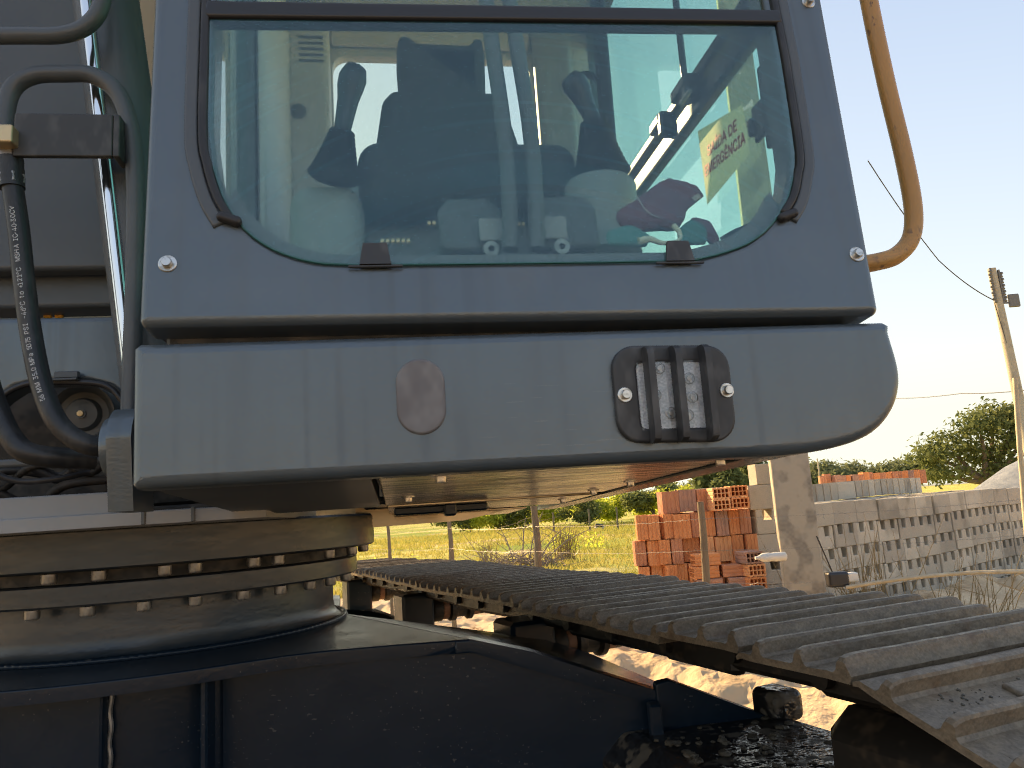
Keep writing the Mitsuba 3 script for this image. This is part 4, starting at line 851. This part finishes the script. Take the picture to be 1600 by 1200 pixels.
# bright bushes at the far side of the field
for i in range(16):
    x = -5 + i * 1.15 + gt.uniform(-.4, .4); y = 58 + gt.uniform(-3, 5) + (3 if i % 2 else 0)
    bl = [(gt.uniform(-1.1, 1.1), gt.uniform(-.6, .6), gt.uniform(.5, 1.9), gt.uniform(.55, .95), gt.uniform(.4, .6)) for _ in range(8)]
    k = num_t('bush'); g = np.random.default_rng(80 + i); b_ = np.array(bl); b_[:, :3] += (x, y, .1)
    add(k, crown(b_, 2600, .12, g), 'leaf_bright' if i % 4 else 'leaf_mid', False)
    lab(k, f'bright bush in the far hedge, {ORD[i]} from the left', 'bush', 'bushes along the far side of the field')
for i, (c, lb) in enumerate((((-2.764,17.75,0), 'bright weed clump beside the slewing ring, at the left of the field'), ((-3.578,18.39,0), 'small leafy weed clump close against the slewing ring'), ((1.707,24.08,0), 'green weed clump right of the dry grass tuft'))):
    k = num_t('weed_clump'); g = np.random.default_rng(120 + i); c = np.array(c); sc = c[1] / 20
    b_ = np.array([[gt.uniform(-.5, .5) * sc, 0, .25 * sc * gt.uniform(.3, 1.3), .35 * sc, .28 * sc] for _ in range(5)]); b_[:, :3] += c
    add(k, crown(b_, 500, .045 * sc, g, .4), 'leaf_bright', False); lab(k, lb, 'weeds')
# grass
g = np.random.default_rng(9); n = 42000
gy_ = 14.5 + 48 * g.random(n) ** 1.5; gx_ = gy_ * (-.36 + .62 * g.random(n)) - .5
keep = meshkit.fbm(np.column_stack([gx_ * .5, gy_ * .5, gx_ * 0]), 3, 4) + .25 * g.random(n) > .52
gx_, gy_ = gx_[keep], gy_[keep]; n = len(gx_)
hgt = (.05 + .13 * g.random(n)) * (.7 + gy_ / 45); a_ = g.random(n) * np.pi; w_ = .012 * (.7 + gy_ / 30)
base_ = np.column_stack([gx_, gy_, np.full(n, -.03)]); zf = (meshkit.fbm(base_ * [.12, .12, 1] * [1, 1, 0], 3, 5) - .5) * .5 * np.clip((gy_ - 16) / 10, 0, 1); base_[:, 2] += zf
dx = np.column_stack([np.cos(a_) * w_, np.sin(a_) * w_, 0 * w_]); tip = np.column_stack([g.normal(0, .5, n) * hgt, g.normal(0, .5, n) * hgt, hgt])
V = np.stack([base_ - dx, base_ + dx, base_ + tip], 1).reshape(-1, 3)
add('grass', tm(V, np.arange(3 * n).reshape(-1, 3)), 'grass_blade', False); lab('grass', 'short yellow green grass growing over the field', kind='stuff')
# brushwood heap and dry tuft
g = np.random.default_rng(31); bc = np.array([-.10, 18.6, .0]); tw_ = []
for i in range(190):
    a0 = g.uniform(0, 2 * np.pi); r0 = 1.1 * g.random() ** .6; p0 = bc + [r0 * math.cos(a0), .5 * r0 * math.sin(a0), .35 * (1 - r0 / 1.2) * g.random()]
    d = np.array([g.normal(0, .5), g.normal(0, .35), abs(g.normal(.15, .28))]); L_ = .45 + .7 * g.random()
    tw_.append(tube([p0, p0 + d * L_ * .5 + g.normal(0, .03, 3), p0 + d * L_ + g.normal(0, .05, 3)], [.010 + .006 * g.random(), .008, .003], 5, 3))
for sx, hx in ((.15, 1.15), (.45, 1.25), (.95, .95), (-.3, .9), (1.3, .75)):
    p0 = bc + [sx * .5, 0, .2]; tw_.append(tube([p0, p0 + [sx * .4, 0, hx * .5], p0 + [sx * .9, .1, hx * .85]], [.02, .014, .004], 6, 4))
    for q in range(3): p1 = p0 + np.array([sx * .4, 0, hx * .5]) * (.7 + .25 * q); tw_.append(tube([p1, p1 + [g.normal(0, .2), 0, .2], p1 + [g.normal(0, .35), 0, .35]], [.009, .006, .002], 5, 3))
add('brushwood_heap', cat(*tw_), 'twig', 40); lab('brushwood_heap', 'heap of dry grey branches in the field beyond the track', 'brushwood')
def stalks(c, n, h, spread, lean, g, r=.004):
    ms = []
    for _ in range(n):
        p = np.array(c) + [g.normal(0, spread), g.normal(0, spread * .6), 0]; H = h * (.5 + .6 * g.random()); dx = np.array([g.normal(lean, .22), g.normal(0, .18), 1]) * H
        ms.append(tube([p, p + dx * .55, p + dx + [g.normal(lean, .3) * H * .25, 0, -.10 * H * g.random()]], [r, r * .8, r * .3], 4, 3))
        if g.random() < .5: q = p + dx * .6; ms.append(tube([q, q + [g.normal(0, .2) * H, g.normal(0, .1) * H, .12 * H]], [r * .7, r * .2], 4, 2, False))
    return cat(*ms)
for i, (c, n, h, sp, lean, lb) in enumerate((((1.05, 20.0, 0), 70, .95, .16, 0., 'dry straw coloured grass tuft behind the tall fence post'), ((2.55, 6.0, .0), 60, 1.05, .16, -.02, 'tall dry weeds in front of the long grey block stack'), ((3.25, 5.95, .0), 45, .85, .16, .12, 'dry weeds low at the right edge before the block stack'), ((-.95, 20.5, 0), 30, .7, .12, 0, 'thin dry stalks by the left fence posts'))):
    k = num_t('dry_grass_tuft'); add(k, stalks(c, n, h, sp, lean, np.random.default_rng(60 + i), .004 if c[1] < 10 else .008), 'dry_stalk', 40); lab(k, lb, 'dry grass')
k = 'seedling'; c = np.array((1.602,5.181,0.02)); b_ = np.array([[0, 0, .05, .05, .025]]); b_[:, :3] += c
add(k + '__leaf', crown(b_, 26, .028, np.random.default_rng(5), .7), 'leaf_bright', False); add(k + '__stem', tube([c - [0, 0, .05], c + [0, 0, .06]], .003, 6), 'leaf_bright', 40)
lab(k, 'small bright green seedling growing in the sand behind the track', 'seedling')
# stones on the sand
g = np.random.default_rng(77)
for i in range(60): pass
add('sand_crumbs', clods(500, -1.5, 3.2, 4.6, 9.5, .0, .008, .045, 12), 'ground_soil', False); lab('sand_crumbs', 'clods and crumbs of dry sand on the ground', kind='stuff')
for i, (c, s, lb) in enumerate((((1.81,4.465,0.05), .09, 'grey stone on the sand at the end of the track frame'), ((2.037,4.707,0.03), .06, 'pale small stone beside the idler'))):
    k = num_t('stone'); m = trimesh.creation.icosphere(2, s); m.vertices *= 1 + .5 * (meshkit.noise(m.vertices * 14 + i, 3)[:, None] - .5); m.vertices[:, 2] *= .7
    add(k, mv(m, *c), 'block_concrete_0', 30); lab(k, lb, 'stone')
# rubbish in the field
add('rubbish_bag', blob([[4.3, 45, .15], [4.55, 45, .12], [4.75, 45.1, .16]], [.12, .15, .08], 4, .06, 7), 'cap_trim', 40); add('rubbish_bag__dark_scrap', blob([[4.28, 44.8, .30], [4.6, 44.8, .26]], [.09, .07], 5, .05, 8), 'cab_black', 40)
lab('rubbish_bag', 'black and white rubbish lying at the edge of the dirt road', 'rubbish')

# ---- concrete pole, posts, wires
pk = 'concrete_pole'
pole = np.array([[-.142, -.10], [.135, -.10], [.135, .10], [-.142, .10]])
sec = []
for z, s in ((-.3, 1.03), (.7, 1.0), (1.55, .97), (8.2, .62)): sec.append(np.column_stack([roundpoly(pole * s, .015, 4), np.full(16, z)]))
V = np.vstack(sec); F = []
for i in range(3):
    for j in range(16): q = (j + 1) % 16; F += [[i * 16 + j, i * 16 + q, i * 16 + 16 + q], [i * 16 + j, i * 16 + 16 + q, i * 16 + 16 + j]]
F += [[48, 48 + j, 49 + j] for j in range(1, 15)]
MP = frame([2.0, 5.72, 0], [.972, -.235, 0], [.235, .972, 0], ZZ)
add(pk + '__shaft', tm(V, F), 'pole_concrete', 25, MP); lab(pk, 'thick weathered concrete pole in front of the grey block stack', 'pole')
for z in (.45, 2.6, 4.2): add(pk + '__band', cbox(.30, .23, .02, .003), 'wire_steel', 30, MP @ trimesh.transformations.translation_matrix([0, 0, z]))
def post(key, x, y, h, r, lean, lb, mat='post_wood', c='post'):
    key = num_t(key); P = [[x, y, -.2], [x + lean * .4, y, h * .4], [x + lean * .7 + r * .3, y, h * .75], [x + lean, y, h]]
    m = tube(P, [r * 1.1, r, r * .95, r * .9], 10, 4); m.vertices += m.vertex_normals * ((meshkit.fbm(m.vertices * [30, 30, 6], 2, 3) - .5) * r * .5)[:, None]
    add(key, m, mat, 50); lab(key, lb, c)
post('fence_post', .12, 7.0, 1.35, .034, -.0, 'tall square grey fence post beside the brushwood heap', 'post_concrete')
post('fence_post', -.83, 9.0, 1.26, .028, 0, 'thin grey fence post, second from the slewing ring', 'post_concrete')
post('fence_post', -1.69, 10.0, 1.25, .022, -.02, 'leftmost thin fence post near the slewing ring', 'post_concrete')
post('fence_post', 1.25, 5.6, 1.29, .028, .04, 'crooked wooden stake standing before the red brick stack', 'post_wood', 'stake')
post('fence_post', 3.10, 5.0, 1.95, .017, .19, 'knotty bamboo post at the right edge of the block stack', 'bamboo')
for i, (x, y, h) in enumerate(((3.3, 38, 1.25), (4.9, 40, 1.25), (1.6, 39, 1.2))): post('fence_post', x, y, h, .05, 0, ['far fence post above the dirt road, left of the rubbish', 'far fence post nearest the red brick stack', 'far fence post over the dry grass tuft'][i], 'post_concrete')
k = 'bamboo_rail'; add(k, tube([(2.108,5.25,0.671), (2.396,5.15,0.71), (2.759,5.05,0.734), (3.082,4.97,0.73), (3.381,4.9,0.708)], .0125, 10), 'bamboo', 50); lab(k, 'pale horizontal rail tied to the bamboo post', 'rail')
c = np.array((2.077,5.3,0.722)); add('black_box', rbox(.14, .08, .10, .02, tuple(c)), 'cab_black', 40); add('black_box__white_cap', rbox(.07, .06, .06, .012, tuple(c + [.095, -.01, .01])), 'bag_plastic', 40)
add('black_box__rod', tube([c + [-.02, 0, .03], c + [-.10, 0, .29]], .005, 8), 'cab_black', 40)
lab('black_box', 'small black box with pale cap and thin rod beside the concrete pole', 'box')
c0w, c1w = np.array((1.579,5.4,0.887)), np.array((1.789,5.4,0.886))
add('plastic_bottle', along(lathe([(0, 0), (.012, 0), (.013, .02), (.03, .05), (.031, .09), (.027, .11), (.031, .13), (.03, .205), (.02, .213), (0, .213)], 20), c0w, c1w - c0w), 'bag_plastic', 40); lab('plastic_bottle', 'crumpled white plastic bottle caught beside the concrete pole', 'bottle')
wn = 0
def wire(P, r, lb, sag=.03, barb=False, mat='wire_steel'):
    k = num_t('fence_wire' if mat == 'wire_steel' else 'overhead_cable'); P = [np.array(p, float) for p in P]; Q = []
    for a, b in zip(P, P[1:]):
        for t in np.arange(8) / 8: q = a * (1 - t) + b * t; q[2] -= sag * 4 * t * (1 - t); Q.append(q)
    Q.append(P[-1]); ms = [tube(Q, r, 6, 1, False)]
    if barb:
        g = np.random.default_rng(len(used)); Q = np.array(Q)
        for a, b in zip(Q, Q[1:]):
            for t in (.25, .75):
                c = a * (1 - t) + b * t; d = g.standard_normal(3) * .018; ms.append(tube([c - d, c + d], r * .7, 4, 1, False))
    add(k, cat(*ms), mat, 40); lab(k, lb, 'wire' if mat == 'wire_steel' else 'cable')
fl = [(3.2, 4.98), (1.27, 5.57), (.12, 6.96), (-.83, 8.97), (-1.69, 9.97), (-6, 15)]
for z, w in ((1.17, 'upper'), (.95, 'middle'), (.72, 'lower')): wire([(x, y, z) for x, y in fl], .0013, f'{w} barbed wire strand strung along the fence posts', .02, True)

# ---- utility pole and cables
up_ = 'utility_pole'
add(up_ + '__shaft', tube([[15.92, 24, -.4], [15.66, 24, 8.02]], [.19, .125], 16, 1, False), 'pole_concrete', 40)
for i in range(5):
    z = 7.05 + .2 * i
    add(up_ + '__insulator', along(lathe([(0, -.09), (.035, -.09), (.055, -.05), (.03, -.03), (.03, .03), (.055, .05), (.035, .09), (0, .09)], 14), [15.62 - .10, 23.9, z], [.2, 0, 1]), 'bag_plastic' if i > 5 else 'lamp_grey', 40)
    add(up_ + '__insulator', along(lathe([(0, -.09), (.035, -.09), (.055, -.05), (.03, -.03), (.03, .03), (.055, .05), (.035, .09), (0, .09)], 14), [15.72 + .15, 23.9, z - .08], [.2, 0, 1]), 'lamp_grey', 40)
add(up_ + '__rack', cat(cbox(.06, .08, 1.15, .01, (15.55, 23.93, 7.45)), cbox(.06, .08, 1.1, .01, (15.82, 23.93, 7.40))), 'lamp_grey', 30)
add(up_ + '__floodlight', cat(cbox(.34, .10, .42, .02, (16.12, 23.9, 6.9)), cbox(.25, .06, .06, .01, (15.88, 23.92, 6.85))), 'lamp_grey', 30, trimesh.transformations.translation_matrix([0, 0, 0]))
lab(up_, 'tall leaning utility pole with insulators and a small floodlight', 'utility pole')
wire([(15.5, 23.9, 6.95), (13.2, 22.6, 8.0), (10.2, 20.0, 10.2)], .016, 'slack black cable dropping to the utility pole from the upper left', .12, False, 'cable_black')
wire([(15.5, 23.9, 6.85), (15.72, 23.9, 5.0), (15.9, 23.9, 3.0)], .014, 'thin cable running down beside the utility pole', .0, False, 'cable_black')
wire([(21.53,30,4.8), (23.33,40,5.892), (24.14,50,7.085)], .022, 'thin far cable level across the sky under the handrail', .1, False, 'cable_black')
post('thin_pole', (11.6,30,2.136)[0], 30, 2.6, .03, 0, 'thin far pole just right of the concrete pole', 'block_concrete_1', 'pole')

# ---- gravel heap
th_ = np.linspace(0, 2 * np.pi, 64, endpoint=False); V = [[0, 0, 1.0]]; F = []
rows = [(.12, .99), (.25, .93), (.4, .8), (.6, .55), (.8, .27), (1.0, 0.), (1.1, -.1)]
for r_, z in rows: V += [[r_ * math.cos(t), r_ * math.sin(t), z] for t in th_]
for j in range(64): F.append([0, 1 + j, 1 + (j + 1) % 64])
for i in range(len(rows) - 1):
    for j in range(64): a, b = 1 + i * 64 + j, 1 + i * 64 + (j + 1) % 64; F += [[a, a + 64, b + 64], [a, b + 64, b]]
V = np.array(V) * [4.0, 3.2, 2.05]; V += ((meshkit.fbm(V * .8, 3, 2) - .5) * .25)[:, None] * [.6, .6, .6]
add('gravel_heap', tm(V + [14.6, 20.5, 0], F), 'gravel_stone', True); lab('gravel_heap', 'pale blue grey heap of gravel behind the block stack', 'gravel heap')

# ---- grey concrete blocks
def chamf(P): return P
BL, BH, BW = .392, .196, .14
def block_mesh(notch):
    P = [[0, 0], [BL, 0], [BL, BH]]
    if notch:
        for x in (.29, .10): P += [[x + .045, BH], [x + .037, BH - .085], [x - .037, BH - .085], [x - .045, BH]]
    P += [[0, BH]]
    m = bev(np.array(P) + 0., BW, .005, seg=1)
    return m                                                       # local: x along, y up, z out
bsrc = {}
def block(M, notch, mat, label, group):
    kk = (notch, mat); key = num_t('concrete_block')
    if kk not in bsrc: bsrc[kk] = add(key, block_mesh(notch), f'block_concrete_{mat}', 20, to=M)
    else: scene[key] = {**scene[bsrc[kk]], 'to_world': mi.ScalarTransform4f(M.tolist())}
    lab(key, label, 'concrete block', group)
g = np.random.default_rng(41)
d_ = np.array([.777, .629, 0]); o_ = np.array([.629, -.777, 0])    # along the stack, out of its face
A0 = np.array([2.10, 6.36, 0])
names = ['bottom', 'second', 'third', 'fourth', 'fifth', 'top']
for c in range(6):
    wav = .006 * math.sin(c)
    for i in range(14):
        M = frame(A0 + d_ * (i * .398 + g.normal(0, .004) + (.03 if c % 2 else 0)) + o_ * g.normal(0, .006) + ZZ * (c * .1985 + .01 + .010 * math.sin(i * .8)), d_, ZZ, o_) @ rotm(g.normal(0, .6), [0, 1, 0])
        block(M, c < 5, int(g.integers(3)), f'grey notched block {ORD[i]} from the left in {names[c]} course of long stack' if c < 5 else f'plain grey block {ORD[i]} from the left in top course of long stack', f'blocks in the {names[c]} course of the long stack')
# the rows behind the face, seen only along their top
for r_ in range(1, 8):
    for i in range(14):
        M = frame(A0 + d_ * (i * .398 + g.normal(0, .01)) - o_ * (r_ * .148 + g.normal(0, .004)) + ZZ * (5 * .1985 + .01 + .010 * math.sin(i * .8) + g.normal(0, .003)), d_, ZZ, o_)
        block(M, False, int(g.integers(3)), f'grey block {ORD[i]} from left in {ORD[r_]} row behind face, top of long stack', 'blocks of the upper layer of the long stack')
core = cat(*[xf(cbox(.39, .19, .14, .004), frame(A0 + d_ * (i * .398 + .196) - o_ * (r_ * .148 + .07) + ZZ * (c * .1985 + .107), d_, ZZ, o_)) for c in range(5) for r_ in range(1, 9) for i in range(14)])
add('block_stack_core', core, 'block_concrete_1', False); lab('block_stack_core', 'closely stacked grey blocks deep inside the long stack', kind='stuff')
x_ = .45; B0 = A0 - o_ * 1.02
for i in range(24):
    long_ = i in (3, 4, 12)
    w = BL if long_ else .15; zz = ZZ * (1.2075 + .010 * math.sin(x_ / .398 * .8))
    if long_: M = frame(B0 + d_ * x_ + zz, d_, ZZ, o_)
    else: M = frame(B0 + d_ * (x_ + .145) + zz, -o_, ZZ, d_)
    block(M @ rotm(g.normal(0, .8), [0, 1, 0]), False, int(g.integers(3)), f'grey block, {ORD[i]} from the left in the raised back row of the long stack', 'blocks of the raised back row')
    x_ += w + .006
# the stack's near end, left of the concrete pole
ex, eo = np.array([.985, .17, 0]), np.array([.17, -.985, 0]); E0_ = np.array([1.86, 6.32, 0])
for c in range(7):
    for i in range(1 if c != 2 else 1):
        M = frame(E0_ + ex * (g.normal(0, .012) + (.03 if c in (3, 5) else 0)) + ZZ * (c * .1985 + .005), ex, ZZ, eo)
        block(M, c in (5, 3, 1), int(g.integers(3)), f'grey block left of the concrete pole, {["lowest", "second", "third", "fourth", "fifth", "sixth", "seventh"][c]} from the ground', None)
M = frame(E0_ + ex * .08 + ZZ * (7 * .1985 + .005), ex, ZZ, eo) @ np.diag([.55, .85, 1, 1]); block(M, False, 0, 'single short grey block lying on top beside the concrete pole', None)

# ---- red hollow bricks
def brick_mesh():
    w, t, L = .14, .09, .195; P = []
    def edge(a, b, n):
        a, b = np.array(a), np.array(b); dn = np.array([-(b - a)[1], (b - a)[0]]); dn = dn / np.linalg.norm(dn); out = []
        for i in range(n): s0, s1 = (i + .18) / n, (i + .82) / n; out += [a + (b - a) * (i + .06) / n + dn * .004, a + (b - a) * s0, a + (b - a) * s1, a + (b - a) * (i + .94) / n + dn * .004]
        return out
    P = edge((0, 0), (w, 0), 4) + edge((w, 0), (w, t), 3) + edge((w, t), (0, t), 4) + edge((0, t), (0, 0), 3)
    holes = []
    for i in range(4):
        for j in range(2): x, y = .012 + i * .0305, .012 + j * .0355; holes.append([[x, y], [x + .024, y], [x + .024, y + .029], [x, y + .029]])
    m = prism(P, L, holes); m.fix_normals(); return mv(m, -w / 2, -t / 2, 0)
bm_ = brick_mesh(); rsrc = {}
def brick(o, mode, mat, label, group, yaw=0., sc=1.0):
    R0_ = {'stand': (np.array([1, 0, 0]), np.array([0, 1, 0]), ZZ), 'edge': (np.array([0, 1, 0]), np.array([-1, 0, 0]), ZZ), 'end': (np.array([1.0, 0, 0]), ZZ, np.array([0, -1.0, 0])), 'endtall': (ZZ, np.array([-1.0, 0, 0]), np.array([0, -1.0, 0])), 'flat': (np.array([0, 1.0, 0]), ZZ, np.array([1.0, 0, 0]))}[mode]
    M = frame(o, *R0_); Rz = rotm(yaw, [0, 0, 1]); M = trimesh.transformations.translation_matrix(o) @ Rz @ trimesh.transformations.translation_matrix(-np.asarray(o)) @ M @ np.diag([1, 1, sc, 1])
    key = num_t('hollow_brick')
    if mat not in rsrc: rsrc[mat] = add(key, bm_, f'terracotta_{mat}', 20, to=M)
    else: scene[key] = {**scene[rsrc[mat]], 'to_world': mi.ScalarTransform4f(M.tolist())}
    lab(key, label, 'brick', group)
g = np.random.default_rng(52)
def mat_(): return int(g.choice([0, 0, 1, 1, 2, 3], p=[.2, .2, .2, .15, .15, .1]))
Y0 = 6.40
rows_ = [(0.01, .92, 1.80, 'edge', 1.0), (.21, .91, 1.80, 'edge', 1.0), (.41, .90, 1.80, 'edge', 1.0), (.61, .92, 1.80, 'edge', 1.0), (.81, .90, 1.80, 'edge', 1.0), (1.01, .93, 1.84, 'edge', 1.0)]
for r_, (z, x0, x1, mode, sc) in enumerate(rows_):
    for dp in range(3):
        x = x0 + dp * .03; nb = 0
        while x < x1:
            w = .095 if g.random() < .75 else .145; md = 'edge' if w < .1 else 'stand'
            lbw = ['lowest', 'second', 'third', 'fourth', 'fifth', 'sixth'][r_]
            brick([x + w / 2, Y0 + dp * .15 + g.normal(0, .024), z + g.normal(0, .003)], md, mat_(), f'red brick, {ORD[nb]} from left in the {["front", "middle", "back"][dp]} row, {lbw} layer of the left stack', f'bricks in the {lbw} layer of the left red stack', g.normal(0, 7), sc)
            x += w + .003; nb += 1
for i, x in enumerate(np.arange(1.16, 1.52, .145)):
    for dp in range(2): brick([x + .07, Y0 + .03 + dp * .12, 1.212 + g.normal(0, .002)], 'stand', int(g.choice([3, 2, 0])), f'short dark fired brick, {ORD[i]} from left, {["front", "back"][dp]} row, top of the left red stack', 'dark bricks in the top layer of the left red stack', g.normal(0, 3), .92)
for i, (x, z, mt) in enumerate(((1.60, 1.255, 1), (1.745, 1.26, 0), (1.60, 1.345, 1), (1.745, 1.352, 0))):
    brick([x, Y0 + .0, z], 'end', mt, ['red brick showing its holes, lower left of four at the stack top', 'red brick showing its holes, lower right of four at the stack top', 'red brick showing its holes, upper left of four at the stack top', 'red brick showing its holes, upper right of four at the stack top'][i], None, g.normal(0, 2))
for c in range(9):
    for i in range(2):
        if i == 1 and c > 7: continue
        brick([1.42 + i * .21 + g.normal(0, .012) - .1, 6.14 + g.normal(0, .015) - .02 * i, .05 + c * .094 + .045], 'flat', mat_(), f'flat red brick, {["left", "right"][i]} one in the {ORD[c]} layer of the pile by the stake', f'flat bricks of layer {c + 1} by the stake', g.normal(0, 5))
    brick([1.72 + g.normal(0, .01), 6.16, .05 + c * .094 + .045], 'end', mat_(), f'red brick showing its holes, {ORD[c]} layer of the pile next to the grey block end', None, 8)
# far row of red bricks beyond the block stack
for i in range(18):
    x = 4.25 + i * .098; y = 10.9 + i * .035
    brick([x, y + g.normal(0, .03), 1.33 + g.normal(0, .012)], 'edge', int(g.choice([0, 2, 2, 3])), f'far red brick over the grey blocks, {ORD[i]} from the left', 'bricks in the far row over the grey blocks', g.normal(0, 6))
for k in range(6):
    for i in range(9): brick([4.3 + i * .2, 10.95 + i * .07, .01 + k * .2], 'stand', mat_(), 'red hollow brick in the far stack hidden below the grey blocks', 'bricks of the far stack', 0, 1.0) if False else None
"""end"""
